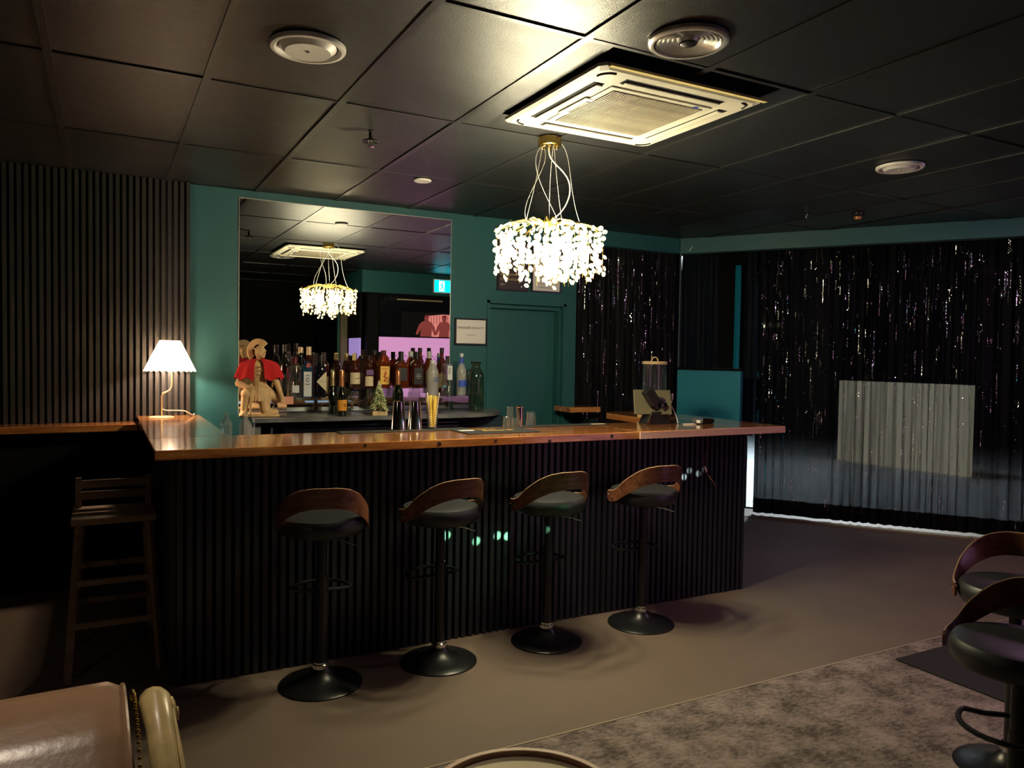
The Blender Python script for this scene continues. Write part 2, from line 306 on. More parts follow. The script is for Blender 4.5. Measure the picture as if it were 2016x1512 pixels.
# ------------------------------------------------------------------ mesh builder
class MB:
    def __init__(s): s.v = []; s.f = []
    def add(s, vs, fs, mt=None):
        o = len(s.v)
        for p in vs:
            p = Vector(p)
            if mt is not None: p = mt @ p
            s.v.append(tuple(p))
        s.f += [tuple(i + o for i in f) for f in fs]; return s
    def box(s, a, b, mt=None, bev=0):
        x0, y0, z0 = a; x1, y1, z1 = b
        if bev:
            bm = bmesh.new(); bmesh.ops.create_cube(bm, size=1)
            for v in bm.verts: v.co = Vector(((x0 + x1) / 2 + v.co.x * (x1 - x0), (y0 + y1) / 2 + v.co.y * (y1 - y0), (z0 + z1) / 2 + v.co.z * (z1 - z0)))
            bmesh.ops.bevel(bm, geom=bm.edges[:], offset=bev, segments=2, affect='EDGES', profile=.5)
            bm.verts.index_update()
            s.add([v.co.copy() for v in bm.verts], [tuple(v.index for v in f.verts) for f in bm.faces], mt); bm.free(); return s
        return s.add([(x0, y0, z0), (x1, y0, z0), (x1, y1, z0), (x0, y1, z0), (x0, y0, z1), (x1, y0, z1), (x1, y1, z1), (x0, y1, z1)],
                     [(0, 3, 2, 1), (4, 5, 6, 7), (0, 1, 5, 4), (1, 2, 6, 5), (2, 3, 7, 6), (3, 0, 4, 7)], mt)
    def lathe(s, prof, n=24, c=(0, 0, 0), mt=None, sx=1, sy=1, cap=True):
        vs = []; fs = []
        for (r, z) in prof:
            for k in range(n):
                a = 2 * PI * k / n; vs.append((c[0] + sx * r * math.cos(a), c[1] + sy * r * math.sin(a), c[2] + z))
        for i in range(len(prof) - 1):
            for k in range(n):
                k2 = (k + 1) % n; fs.append((i * n + k, i * n + k2, (i + 1) * n + k2, (i + 1) * n + k))
        if cap:
            if prof[0][0] > 1e-5: fs.append(tuple(reversed(range(n))))
            if prof[-1][0] > 1e-5: fs.append(tuple(range((len(prof) - 1) * n, len(prof) * n)))
        return s.add(vs, fs, mt)
    def tube(s, path, r, n=8, mt=None, cap=True):
        path = [Vector(p) for p in path]; vs = []; fs = []
        rr = r if isinstance(r, (list, tuple)) else [r] * len(path)
        up = None
        for i, p in enumerate(path):
            t = (path[min(i + 1, len(path) - 1)] - path[max(i - 1, 0)]).normalized()
            if up is None: up = Vector((0, 0, 1)) if abs(t.z) < .9 else Vector((1, 0, 0))
            a = t.cross(up)
            if a.length < 1e-4: a = t.cross(Vector((1, .3, 0)))
            a.normalize(); b = a.cross(t).normalized(); up = b
            for k in range(n):
                q = 2 * PI * k / n; vs.append(p + rr[i] * (math.cos(q) * a + math.sin(q) * b))
        for i in range(len(path) - 1):
            for k in range(n):
                k2 = (k + 1) % n; fs.append((i * n + k, (i + 1) * n + k, (i + 1) * n + k2, i * n + k2))
        if cap: fs.append(tuple(range(n))); fs.append(tuple(reversed(range((len(path) - 1) * n, len(path) * n))))
        return s.add(vs, fs, mt)
    def prism(s, poly, a0, a1, axis='z', mt=None):
        n = len(poly)
        def q(p, h): return {'z': (p[0], p[1], h), 'y': (p[0], h, p[1]), 'x': (h, p[0], p[1])}[axis]
        vs = [q(p, a0) for p in poly] + [q(p, a1) for p in poly]
        fs = [tuple(reversed(range(n))), tuple(range(n, 2 * n))] + [(k, (k + 1) % n, n + (k + 1) % n, n + k) for k in range(n)]
        return s.add(vs, fs, mt)
    def grid(s, fn, nu, nv, mt=None, closeu=False):
        vs = [fn(u / nu, v / nv) for v in range(nv + 1) for u in range(nu + (0 if closeu else 1))]
        W = nu if closeu else nu + 1; fs = []
        for v in range(nv):
            for u in range(nu):
                u2 = (u + 1) % W; fs.append((v * W + u, v * W + u2, (v + 1) * W + u2, (v + 1) * W + u))
        return s.add(vs, fs, mt)
    def sphere(s, c, r, n=10, m=6, sc3=(1, 1, 1), mt=None):
        pr = [(max(1e-6, r * math.sin(PI * i / m)), -r * math.cos(PI * i / m) * sc3[2]) for i in range(m + 1)]
        return s.lathe(pr, n, c, mt, sc3[0], sc3[1], cap=False)
    def mesh(s, name, mat, smooth=False, fix=True):
        me = bpy.data.meshes.new(name); me.from_pydata(s.v, [], s.f)
        if fix:
            bm = bmesh.new(); bm.from_mesh(me); bmesh.ops.recalc_face_normals(bm, faces=bm.faces); bm.to_mesh(me); bm.free()
        if smooth:
            me.polygons.foreach_set('use_smooth', [True] * len(me.polygons)); me.set_sharp_from_angle(angle=math.radians(38))
        if mat is not None: me.materials.append(mat if not isinstance(mat, str) else M[mat])
        return me
    def build(s, name, mat, parent=None, smooth=False, loc=None, fix=True, label=None):
        o = bpy.data.objects.new(name, s.mesh(name, mat, smooth, fix)); COL.objects.link(o)
        if parent is not None: o.parent = parent
        if loc is not None: o.location = loc
        if label: o['label'] = label
        return o
def inst(src, name, loc, parent=None, rot=None, scale=None):
    o = bpy.data.objects.new(name, src.data if hasattr(src, 'data') else src); COL.objects.link(o)
    o.location = loc
    if rot is not None: o.rotation_euler = rot
    if scale is not None: o.scale = scale
    if parent is not None: o.parent = parent
    return o
def tag(o, label, cat, group=None):
    o['label'] = label; o['category'] = cat
    if group: o['group'] = group
    return o
def empty(name, loc=(0, 0, 0), rz=0):
    o = bpy.data.objects.new(name, None); COL.objects.link(o); o.location = loc; o.rotation_euler = (0, 0, rz); o.empty_display_size = .1
    return o
def thing(name, label, cat, loc=(0, 0, 0), rz=0, group=None): return tag(empty(name, loc, rz), label, cat, group)
def struct(o): o['kind'] = 'structure'; return o
def children(o): return [c for c in COL.objects if c.parent == o]
def copy_tree(o, parent=None):
    c = o.copy(); COL.objects.link(c); c.parent = parent
    for ch in children(o): copy_tree(ch, c)
    return c
def text(body, size, mat, parent, mt, name='lettering', align='CENTER', extrude=.0004):
    cu = bpy.data.curves.new('t', 'FONT'); cu.body = body; cu.size = size; cu.align_x = align; cu.align_y = 'CENTER'; cu.extrude = extrude; cu.resolution_u = 3
    tmp = bpy.data.objects.new('t', cu); COL.objects.link(tmp)
    me = bpy.data.meshes.new_from_object(tmp.evaluated_get(bpy.context.evaluated_depsgraph_get()))
    bpy.data.objects.remove(tmp); bpy.data.curves.remove(cu)
    me.materials.clear(); me.materials.append(M[mat]); me.transform(mt); me.name = name
    o = bpy.data.objects.new(name, me); COL.objects.link(o); o.parent = parent
    return o
FACE_CAM = Matrix.Rotation(PI / 2, 4, 'X')         # text standing up, read from -Y
# points of the place, measured along the rays of the fixed view at a known depth plane
def ray(px, py):
    v = Vector((px - 1008, -(py - 756), -1503)); return Matrix(RM) @ v
def atY(px, py, y):
    v = ray(px, py); t = y / v.y; return Vector((v.x * t, y, v.z * t + H))
def depth(p): return .47125 * p[0] + .88129 * p[1] - .0353 * (p[2] - H)

# ================================================================== SETTING
YB = 5.95
def ft(s, o): return (5.968 + .595 * s + .804 * o, 5.80 - .804 * s + .595 * o)
OUT = [(-5, -4), (8.9, -4), ft(5.9, .36), ft(-.9, .36), (5.72, 7.1), (-5, 7.1)]
f = MB().prism(OUT, -.05, 0).build('floor', 'floor'); struct(f)
# carpet is a laid thing of its own
cp = MB().box((-4.9, -3.9, 0), (7.95, 2.695, .006)).build('carpet', 'carpet'); cp['kind'] = 'structure'
MB().box((-4.9, 2.695, 0), (7.95, 2.703, .008)).build('edge_strip', P('carpet edge strip', (.45, .36, .24), .4), cp)
# ceiling: grid of tiles and tees
ceil = MB().prism(OUT, 3.05, 3.1).build('ceiling', 'darkgap'); struct(ceil)
XT = [0.4 + .6 * k for k in range(-8, 14)]; YT = [3.64 + 1.2 * k for k in range(-6, 3)]
tile = MB().box((.006, .006, 0), (.594, 1.194, .016)).mesh('tile', 'tile')
def outside(x, y):
    return (x - 5.968) * .804 + (y - 5.80) * .595 > .30
AC0, AC1 = (1.745, 2.545), (2.625, 3.405)
for i, x in enumerate(XT):
    for j, y in enumerate(YT):
        if j == 8 and x > 8.5: continue
        if abs(y - 2.44) < .01 and (abs(x - 1.6) < .01 or abs(x - 2.2) < .01): continue
        if y > YB - .1 or outside(x, y): continue
        o = bpy.data.objects.new('tile', tile); COL.objects.link(o); o.parent = ceil
        o.location = (x, y, 2.8 + random.uniform(0, .002))
        o.rotation_euler = (random.uniform(-.002, .002), random.uniform(-.003, .003), 0)
        if y + 1.2 > YB and y < YB: pass
for a, b in [((1.606, 2.446), (1.735, 3.634)), ((2.635, 2.446), (2.794, 3.634)), ((1.735, 3.40), (2.635, 3.634))]:
    MB().box((*a, 2.8), (*b, 2.816)).build('tile', 'tile', ceil)
tm = MB().box((-.017, -4.0, 2.795), (.017, YB, 2.80)).mesh('tee_bar', 'tee')
for x in XT:
    if abs(x - 2.2) < .01:
        MB().box((-.017 + x, -4, 2.795), (.017 + x, 2.50, 2.80)).build('tee_bar', 'tee', ceil)
        MB().box((-.017 + x, 3.45, 2.795), (.017 + x, YB, 2.80)).build('tee_bar', 'tee', ceil); continue
    o = bpy.data.objects.new('tee_bar', tm); COL.objects.link(o); o.parent = ceil; o.location = (x, 0, 0)
ty = MB().box((-4.4, -.010, 2.796), (8.6, .010, 2.801)).mesh('cross_tee', 'tee')
for y in YT:
    o = bpy.data.objects.new('cross_tee', ty); COL.objects.link(o); o.parent = ceil; o.location = (0, y, 0)
# back wall with door recess and curtained opening
wb = MB()
wb.box((-5, YB, 0), (2.944, YB + .15, 2.8)); wb.box((2.944, YB, 2.07), (3.705, YB + .15, 2.8)); wb.box((3.705, YB, 0), (3.84, YB + .15, 2.8))
wb.box((3.84, YB, 2.655), (5.05, YB + .12, 2.8))
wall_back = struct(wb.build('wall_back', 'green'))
d = MB()
d.box((2.95, YB + .14, 0), (3.70, YB + .18, 2.065))
door = struct(d.build('door_1', 'green'))
a = MB(); a.box((2.925, YB - .012, 0), (2.95, YB + .01, 2.09)); a.box((3.70, YB - .012, 0), (3.725, YB + .01, 2.09)); a.box((2.925, YB - .012, 2.065), (3.725, YB + .01, 2.09))
a.box((2.95, YB + .06, 2.03), (3.70, YB + .14, 2.07)); a.box((3.685, YB + .05, 0), (3.705, YB + .14, 2.04)); a.box((2.944, YB + .05, 0), (2.962, YB + .14, 2.04))
a.build('door_frame', 'green', door)
# left slatted part of the back wall
pnl = struct(MB().box((-4.5, YB - .03, 0), (.545, YB, 2.8)).build('wall_left_panel', 'slat_back')); pnl.name = 'wall_slatted'
sl = MB().box((-.0118, YB - .062, 1.115), (.0118, YB - .028, 2.798)).mesh('slat', 'slat')
x = .53
while x > -1.6:
    o = bpy.data.objects.new('slat', sl); COL.objects.link(o); o.parent = pnl; o.location = (x, 0, 0); x -= .0405
MB().box((-4.5, YB - .10, 0), (.29, YB - .03, 1.07)).build('lower_panel', 'black_wall', pnl)
# right: slanting beam, half wall, recess
PW = Vector((5.05, 5.945, 0)); DW = Vector((.543, -.84, 0)).normalized(); NW = Vector((DW.y, -DW.x, 0)) * -1   # NW points away from the room centre (+x,+y)
def wallpt(s, off, z): p = PW + DW * s + NW * off; return (p.x, p.y, z)
def slab(mb, s0, s1, o0, o1, z0, z1, P0=wallpt):
    vs = [P0(s0, o0, z0), P0(s1, o0, z0), P0(s1, o1, z0), P0(s0, o1, z0), P0(s0, o0, z1), P0(s1, o0, z1), P0(s1, o1, z1), P0(s0, o1, z1)]
    mb.add(vs, [(0, 3, 2, 1), (4, 5, 6, 7), (0, 1, 5, 4), (1, 2, 6, 5), (2, 3, 7, 6), (3, 0, 4, 7)])
beam = MB(); slab(beam, 0, 5.7, 0, .12, 2.652, 2.8); struct(beam.build('trim_beam', 'green'))
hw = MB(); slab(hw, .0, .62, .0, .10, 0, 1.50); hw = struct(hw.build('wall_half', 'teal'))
cpb = MB(); slab(cpb, -.005, .625, -.01, .11, 1.50, 1.522); cpb.build('ledge', 'black_wall', hw)
pst = MB(); slab(pst, .0, .012, .0, .05, 1.522, 2.652); pst.build('corner_bead', P('dull corner bead', (.04, .07, .07), .5), hw)
# far teal post seen through the opening
PC = Vector((5.968, 5.80, 0)); DC = Vector((.595, -.804, 0)).normalized(); NC = Vector((-DC.y, DC.x, 0))
def cpt(s, off, z): p = PC + DC * s + NC * off; return (p.x, p.y, z)
pp = atY(1454, 522, 6.0)
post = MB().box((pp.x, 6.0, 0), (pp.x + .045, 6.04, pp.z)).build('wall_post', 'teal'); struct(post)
# outer walls of the recess, behind the drapes
rw = MB(); rw.box((3.7, 6.9, 0), (5.75, 7.0, 3.05)); struct(rw.build('wall_recess', 'black_wall'))
# walls behind and beside the camera
fw = MB(); fw.box((-1.8, -1.6, 0), (3.3, -1.5, 2.8)); fw.box((3.22, -1.5, 0), (3.3, .52, 2.8)); struct(fw.build('wall_black_partition', 'black_wall'))
struct(MB().box((-5, -4.1, 0), (9, -4, 3.05)).build('wall_rear', 'black_wall')); struct(MB().box((-5.1, -4, 0), (-5, 7.2, 3.05)).build('wall_west', 'black_wall'))
# entrance wall Y = 1.33 (faces the bar; seen in the mirror)
fr = MB(); fr.box((3.3, 1.21, 2.49), (8.3, 1.33, 2.8)); fr.box((3.22, .52, 2.49), (3.3, 1.33, 2.8))
entr = struct(fr.build('wall_entrance', 'green'))
k = MB(); k.box((3.30, 1.21, 0), (3.47, 1.325, 2.49)); k.box((3.47, 1.21, 2.43), (8.3, 1.325, 2.49)); k.box((4.62, 1.21, 1.87), (4.68, 1.325, 2.43)); k.box((4.64, 1.21, 0), (8.3, 1.325, 2.49)); k.build('frame', 'black_wall', entr)
k = MB(); k.box((3.22, .52, 1.84), (3.26, 1.21, 2.49)); k.box((3.22, .52, 0), (3.26, 1.21, 1.2)); k.build('side_panel', 'black_wall', entr)
MB().box((3.225, .66, 1.15), (3.25, 1.19, 1.842)).build('side_window', 'purplelit', entr)
pf = MB().box((3.49, 1.27, .12), (4.64, 1.29, 1.865)).build('film_panel', 'pink', entr)
MB().box((3.47, 1.255, 1.87), (5.6, 1.275, 2.43)).build('dark_glass', 'blackglass', entr)
MB().box((3.47, 1.28, 1.862), (5.6, 1.31, 1.872)).build('glazing_bar', 'black_wall', entr)
cl = MB(); cl.box((3.60, 1.30, 2.39), (3.72, 1.36, 2.435)); cl.build('closer_body', 'black', entr)
MB().box((3.72, 1.31, 2.40), (4.45, 1.335, 2.418)).build('closer_arm', 'bronze', entr)
g = MB(); g.box((3.10, .45, 0), (3.22, .50, 2.3)); g.build('reveal_strip', 'green', entr); MB().box((3.12, .53, 0), (3.22, .60, 2.3)).build('column', P('ochre column', (.16, .13, .07), .6), entr)

# ================================================================== CURTAINS
def curtain(s0, s1, z0, z1, P0, pitch=.085, amp=.028, nz=26, hemz=None, seed=1):
    rnd = random.Random(seed); L = s1 - s0; n = int(L / .0095)
    ph = []; a = 0
    for i in range(n + 1):
        a += 2 * PI * (.0095 / pitch) * (1 + .45 * math.sin(i * .031 + seed) + .35 * math.sin(i * .083 + 2 * seed)); ph.append(a)
    am = [amp * (.65 + .35 * math.sin(i * .047 + seed * 3)) for i in range(n + 1)]
    def fn(u, v):
        i = min(n, int(round(u * n))); s = s0 + L * u
        zz0 = z0 + (hemz(s) if hemz else 0); z = zz0 + (z1 - zz0) * v
        k = .45 + .55 * (1 - v) ** .7
        off = am[i] * k * math.sin(ph[i] + .35 * math.sin(v * 3 + i * .02)) + .006 * math.sin(ph[i] * 2.3 + v * 4)
        return P0(s + .008 * math.cos(ph[i]) * k, off, z)
    return n, fn
def sequins(fn, n, count, L, hgt, seed, zmin=0., size=.0042, k=.35, sg=.13):
    NB = Vector(fn(1, .5)) - Vector(fn(0, .5)); NB = Vector((NB.y, -NB.x, 0)).normalized()          # loose sequins dangle close to the plane of the curtain
    if NB.dot(Vector(fn(.5, .5))) > 0: NB = -NB
    rnd = random.Random(seed); mb = MB(); made = 0
    while made < count:                                  # stitched in short vertical strings, a few strays between
        u0 = rnd.random(); v0 = zmin + (1 - zmin) * rnd.random() ** .75; run = rnd.choice((1, 1, 2, 4, 7, 12, 18)); lean = Vector((rnd.gauss(0, sg), rnd.gauss(0, sg), rnd.gauss(0, .10)))
        for q_ in range(run):
            u = min(.998, max(.001, round((u0 + rnd.gauss(0, .0002)) * n) / n)); v = v0 - q_ * .0125 / hgt
            if v < .03: break
            p = Vector(fn(u, v)); q = Vector(fn(min(1, u + 1 / n), v)); r = Vector(fn(u, min(1, v + .01)))
            du = (q - p).normalized(); dv = (r - p).normalized(); nn = du.cross(dv).normalized()
            if nn.dot(Vector((0, 0, 0)) - p + Vector((0, 0, 1.6))) < 0: nn = -nn
            t = (nn * k + NB * (1 - k) + lean + Vector((rnd.gauss(0, .05), rnd.gauss(0, .05), rnd.gauss(0, .05)))).normalized()
            a = t.cross(Vector((0, 0, 1))).normalized(); b = t.cross(a); c = p + nn * .004; s = size * rnd.uniform(.7, 1.15)
            mb.add([c + a * s, c + b * s, c - a * s, c - b * s], [(0, 1, 2, 3)]); made += 1
    return mb
def hemw(s):
    q = int((s + 5) * 2.3); r = (math.sin(q * 12.9) * .5 + .5)
    return -.032 + .034 * r * (.5 + .5 * math.sin(s * 9 + q)) + (.004 if s < 1 else .006)
n, fn = curtain(0.0, 4.9, .05, 2.79, cpt, hemz=hemw, seed=3, pitch=.10, amp=.03)
cur = MB().grid(fn, n, 22).build('sequin_curtain', 'sheer', smooth=True, fix=False)
tag(cur, 'wide black sheer curtain with sequins across the window right of the bar', 'curtain')
sq = sequins(fn, n, 9000, 4.9, 2.7, 5).build('sequin', 'sequin', cur, fix=False); sq['kind'] = 'stuff'
hm = MB().grid(lambda u, v: fn(u, v * .055), n, 2); ho = hm.build('hem', 'hem', cur, smooth=True, fix=False); ho.location = (NC * -.003)
hd = MB().grid(lambda u, v: fn(u, .975 + v * .025), n, 1); hd.build('heading_tape', 'hem', cur, smooth=True, fix=False).location = (NC * -.003)
bcpt = lambda s, off, z: (s, 6.03 + off * .8, z)
n2, fn2 = curtain(3.85, 5.06, .03, 2.652, bcpt, seed=8, pitch=.07, amp=.03)
cur2 = MB().grid(fn2, n2, 22).build('sequin_curtain', 'hem', smooth=True, fix=False)
tag(cur2, 'black sequin curtain filling the opening right of the green door', 'curtain')
sq = sequins(fn2, n2, 5000, 1.2, 2.6, 6, k=.6, sg=.30).build('sequin', 'sequin', cur2, fix=False); sq['kind'] = 'stuff'
n3, fn3 = curtain(-.12, -.012, .82, 2.78, cpt, seed=4, pitch=.06, amp=.014)
tag(MB().grid(fn3, n3, 12).build('drape', 'drape', smooth=True, fix=False), 'narrow plain black drape left of the wide sequin curtain', 'curtain')
p0 = atY(1344, 600, 6.3); p1 = atY(1462, 600, 6.3)
dr = lambda s, off, z: (s, 6.32 + off, z)
n4, fn4 = curtain(p0.x - .25, p1.x - .03, 1.2, 2.78, dr, seed=5, pitch=.11, amp=.028)
tag(MB().grid(fn4, n4, 12).build('drape', 'drape', smooth=True, fix=False), 'plain black drape hanging behind the opening above the teal half wall', 'curtain')

# window wall, outside world
wn = MB(); slab(wn, -.6, 5.6, .30, .33, 0.0, .012, cpt); slab(wn, -.6, 5.6, .30, .36, 2.55, 2.8, cpt)
slab(wn, -.9, -.16, .25, .40, 0, 2.8, cpt)
for s in (-.16, 2.75, 4.2, 5.56): slab(wn, s, s + .05, .30, .35, 0, 2.6, cpt)
win = struct(wn.build('window_1', 'black_wall'))
gl = MB(); slab(gl, -.55, 5.6, .318, .322, .012, 2.55, cpt); gl.build('pane', glass('window glass', (.92, .95, .95)), win)
tr = MB(); slab(tr, -.05, 5.3, -.22, -.205, 0, .006, cpt); slab(tr, -.05, 5.3, -.16, -.15, 0, .006, cpt); tr.build('floor_track', P('worn brass track', (.28, .17, .10), .4, .5), win)
out = MB(); slab(out, -8, 14, .36, 14, -.06, 0.0, cpt); struct(out.build('outdoor_paving', 'concrete')).name = 'trim_outdoor_paving'
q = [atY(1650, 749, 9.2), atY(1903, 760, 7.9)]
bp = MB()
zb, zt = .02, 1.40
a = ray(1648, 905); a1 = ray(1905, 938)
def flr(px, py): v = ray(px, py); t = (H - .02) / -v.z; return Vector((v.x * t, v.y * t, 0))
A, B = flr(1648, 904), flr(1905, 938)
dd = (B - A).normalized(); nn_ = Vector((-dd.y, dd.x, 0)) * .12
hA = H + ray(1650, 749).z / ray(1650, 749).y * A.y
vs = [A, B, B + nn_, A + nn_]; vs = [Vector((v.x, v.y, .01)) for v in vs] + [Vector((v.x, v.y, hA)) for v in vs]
bl = MB().add(vs, [(0, 3, 2, 1), (4, 5, 6, 7), (0, 1, 5, 4), (1, 2, 6, 5), (2, 3, 7, 6), (3, 0, 4, 7)]).build('glow_panel', 'beigelit')  # unidentified pale panel outside; its light is put in as emission
tag(bl, 'pale emissive panel with outdoor light put in as glow beyond the sheer sequin curtain', 'outdoor panel')

# ================================================================== BAR
base = thing('bar_counter', 'long black slatted bar counter under the timber top', 'bar counter')
b = MB(); b.box((.30, 3.93, 0), (3.93, 4.22, 1.098)); b.box((.30, 4.22, 0), (.56, YB - .11, 1.098)); b.box((3.66, 4.22, 0), (3.93, 5.2, 1.098)); b.build('carcass', 'black_wall', base)
sm = MB().box((-.0125, 3.905, .004), (.0125, 3.931, 1.098)).mesh('slat', 'slat_bar')
x = .315; cnt = 0
while x < 3.93:
    o = bpy.data.objects.new('slat', sm); COL.objects.link(o); o.parent = base; o.location = (x, random.uniform(-.001, .001), 0); x += .0437; cnt += 1
MB().box((3.925, 3.906, 0), (3.948, 3.96, 1.098)).build('corner_post', 'slat_bar', base)
sm2 = MB().box((.274, -.0125, .004), (.30, .0125, 1.098)).mesh('slat', 'slat_bar')
y = 3.945
while y < 5.8:
    o = bpy.data.objects.new('slat', sm2); COL.objects.link(o); o.parent = base; o.location = (0, y, 0); y += .0437
top = thing('timber_countertop', 'varnished orange-brown timber bar top with left and right wings', 'countertop')
Z0, Z1 = 1.104, 1.15
MB().box((.20, 3.79, Z0), (2.93, 4.36, Z1), bev=.004).build('board', 'bar', top)
MB().box((2.932, 3.79, Z0), (4.19, 4.36, Z1), bev=.004).build('board', 'bar', top)
MB().box((2.932, 3.784, Z0), (4.192, 3.792, Z1 - .003)).build('edge_board', 'barpale', top, label='paler pinkish edge board')
MB().box((.20, 4.362, Z0), (.60, YB - .065, Z1), bev=.004).build('board', 'barY', top)
MB().prism([(3.62, 4.362), (4.19, 4.362), (4.19, 5.05), (4.0, 5.30), (3.74, 5.30), (3.66, 5.18)], Z0, Z1).build('board', 'barY', top)
kn = MB()
for (x, z, r) in [(1.59, 1.128, .013), (1.93, 1.13, .010), (2.28, 1.115, .012), (2.72, 1.13, .012), (1.18, 1.135, .008)]:
    kn.lathe([(r, 0), (r * .9, .0012)], 12, (0, 0, 0), Matrix.Translation((x, 3.7895, z)) @ Matrix.Rotation(PI / 2, 4, 'X'))
kn.build('knot', P('dark knot', (.05, .015, .008), .4), top)['kind'] = 'stuff'
lg = MB().box((-4.5, YB - .30, 1.068), (.198, YB - .064, 1.113), bev=.004).build('wall_ledge', 'bar'); tag(lg, 'narrow timber ledge below the slatted wall left of the bar', 'ledge')
l2 = MB().box((3.62, YB - .28, 1.118), (3.94, YB - .001, 1.165), bev=.004).build('wall_ledge', 'bar'); tag(l2, 'short timber ledge on the wall between green door and curtain', 'ledge')
cb = MB().box((3.86, 5.60, 0), (4.75, 5.92, 1.055)).build('low_cabinet', 'blackglass'); tag(cb, 'low black cabinet in front of the back sequin curtain', 'cabinet')
# ledge on right wing base

# ================================================================== STOOLS
def interp(tab, x):
    for (a, *p), (b, *q) in zip(tab, tab[1:]):
        if x <= b: t = (x - a) / (b - a); return [u + (v - u) * t for u, v in zip(p, q)]
    return list(tab[-1][1:])
BAND = [(0, .112, .046), (15, .110, .047), (30, .098, .048), (45, .072, .048), (58, .040, .046), (70, .008, .043), (80, -.024, .037), (90, -.040, .033), (104, -.045, .031), (110, -.045, .026), (113, -.045, .018)]
def band(mb, hs, R=.213, tab=BAND, th=.008, amax=113, edge=None):
    n = 48; vs = []; fs = []
    for i in range(n + 1):
        ph = -amax + 2 * amax * i / n; zc, hh = interp(tab, abs(ph)); a = math.radians(ph)
        for (r, s) in ((R + th, -1), (R + th, 1), (R, 1), (R, -1)):
            rr = r + .012 * (abs(ph) < 60) * (1 - abs(ph) / 60) * (1 if s > 0 else 0)
            vs.append((rr * math.sin(a), -rr * math.cos(a), hs + zc + s * hh))
    for i in range(n):
        o = i * 4
        for k in range(4):
            k2 = (k + 1) % 4; fs.append((o + k, o + k2, o + 4 + k2, o + 4 + k))
    fs.append((0, 1, 2, 3)); fs.append((n * 4 + 3, n * 4 + 2, n * 4 + 1, n * 4))
    return mb.add(vs, fs)
def edge_strip(hs, R=.213, tab=BAND, th=.008, amax=110):
    pts = []
    for i in range(49):
        ph = -amax + 2 * amax * i / 48; zc, hh = interp(tab, abs(ph)); a = math.radians(ph)
        rr = R + th / 2 + .012 * (abs(ph) < 60) * (1 - abs(ph) / 60); pts.append((rr * math.sin(a), -rr * math.cos(a), hs + zc + hh + .0005))
    return MB().tube(pts, .0032, 5)
def make_stool(label, hs=.83, seatmat='leather'):
    t = thing('bar_stool', label, 'bar stool', group=None)
    MB().lathe([(.2, 0), (.2, .006), (.192, .012), (.15, .020), (.10, .033), (.06, .052), (.042, .075), (.036, .085)], 40).build('foot_plate', 'blackmetal', t, True)
    MB().lathe([(.040, .082), (.040, .10), (.034, .104), (.034, .112)], 20).build('collar', 'chrome', t, True)
    MB().lathe([(.027, .10), (.027, hs - .36), (.027, hs - .30)], 20).build('outer_column', 'blackmetal', t, True)
    MB().lathe([(.024, hs - .30), (.024, hs - .115), (.05, hs - .11), (.05, hs - .095)], 16).build('gas_lift', 'blackmetal', t, True)
    MB().lathe([(.10, hs - .098), (.17, hs - .090), (.19, hs - .083), (.200, hs - .068), (.206, hs - .04), (.201, hs - .02), (.192, hs - .006), (.175, hs - .0005), (.12, hs + .001), (1e-6, hs + .001)], 40).build('seat', seatmat, t, True)
    bk = band(MB(), hs).build('backrest', 'walnut', t, True)
    edge_strip(hs).build('edge', 'walnutedge', bk, True)
    for s in (-1, 1):
        for an in (92, 106):
            a = math.radians(an) * s; r = .222
            MB().sphere((r * math.sin(a), -r * math.cos(a), hs - .040 - .008 * (an < 100)), .0045, 8, 5).build('bolt', 'chrome', bk, True)
    zf = .45
    pth = [(-.027, 0, zf + .01), (-.09, .03, zf)] + [(.145 * math.cos(a), .05 + .155 * math.sin(a), zf) for a in [PI - PI * k / 14 for k in range(15)]] + [(.09, .03, zf), (.027, 0, zf + .01)]
    MB().tube(pth, .009, 8).build('footrest', 'blackmetal', t, True)
    MB().tube([(.02, -.02, hs - .108), (.10, -.06, hs - .122), (.165, -.085, hs - .145)], .004, 6).build('lever', 'chrome', t, True)
    return t
st = make_stool('leftmost of the four walnut-backed bar stools at the bar front')
st.location = (.925, 3.65, 0); st.rotation_euler = (0, 0, math.radians(-11)); st['group'] = 'walnut bar stools along the bar front'
for (x, lab, rz) in [(1.545, 'second walnut-backed bar stool from the left, beside the green laser dots', 10), (2.20, 'third walnut-backed bar stool from the left at the bar front', 2), (2.865, 'rightmost walnut-backed bar stool at the bar, nearest the hanging wire', -2)]:
    c = copy_tree(st); c.location = (x, 3.655, 0); c.rotation_euler = (0, 0, math.radians(rz)); c['label'] = lab
F = make_stool('nearest walnut-backed black stool at the right edge, standing on carpet', .715)
F.location = (2.60, 1.36, 0); F.rotation_euler = (0, 0, math.radians(96)); F['group'] = 'stools at the right edge'
B2 = make_stool('farther reddish-backed stool behind the nearest one at the right edge', .745)
B2.location = (3.15, 1.67, 0); B2.rotation_euler = (0, 0, math.radians(116)); B2['group'] = 'stools at the right edge'
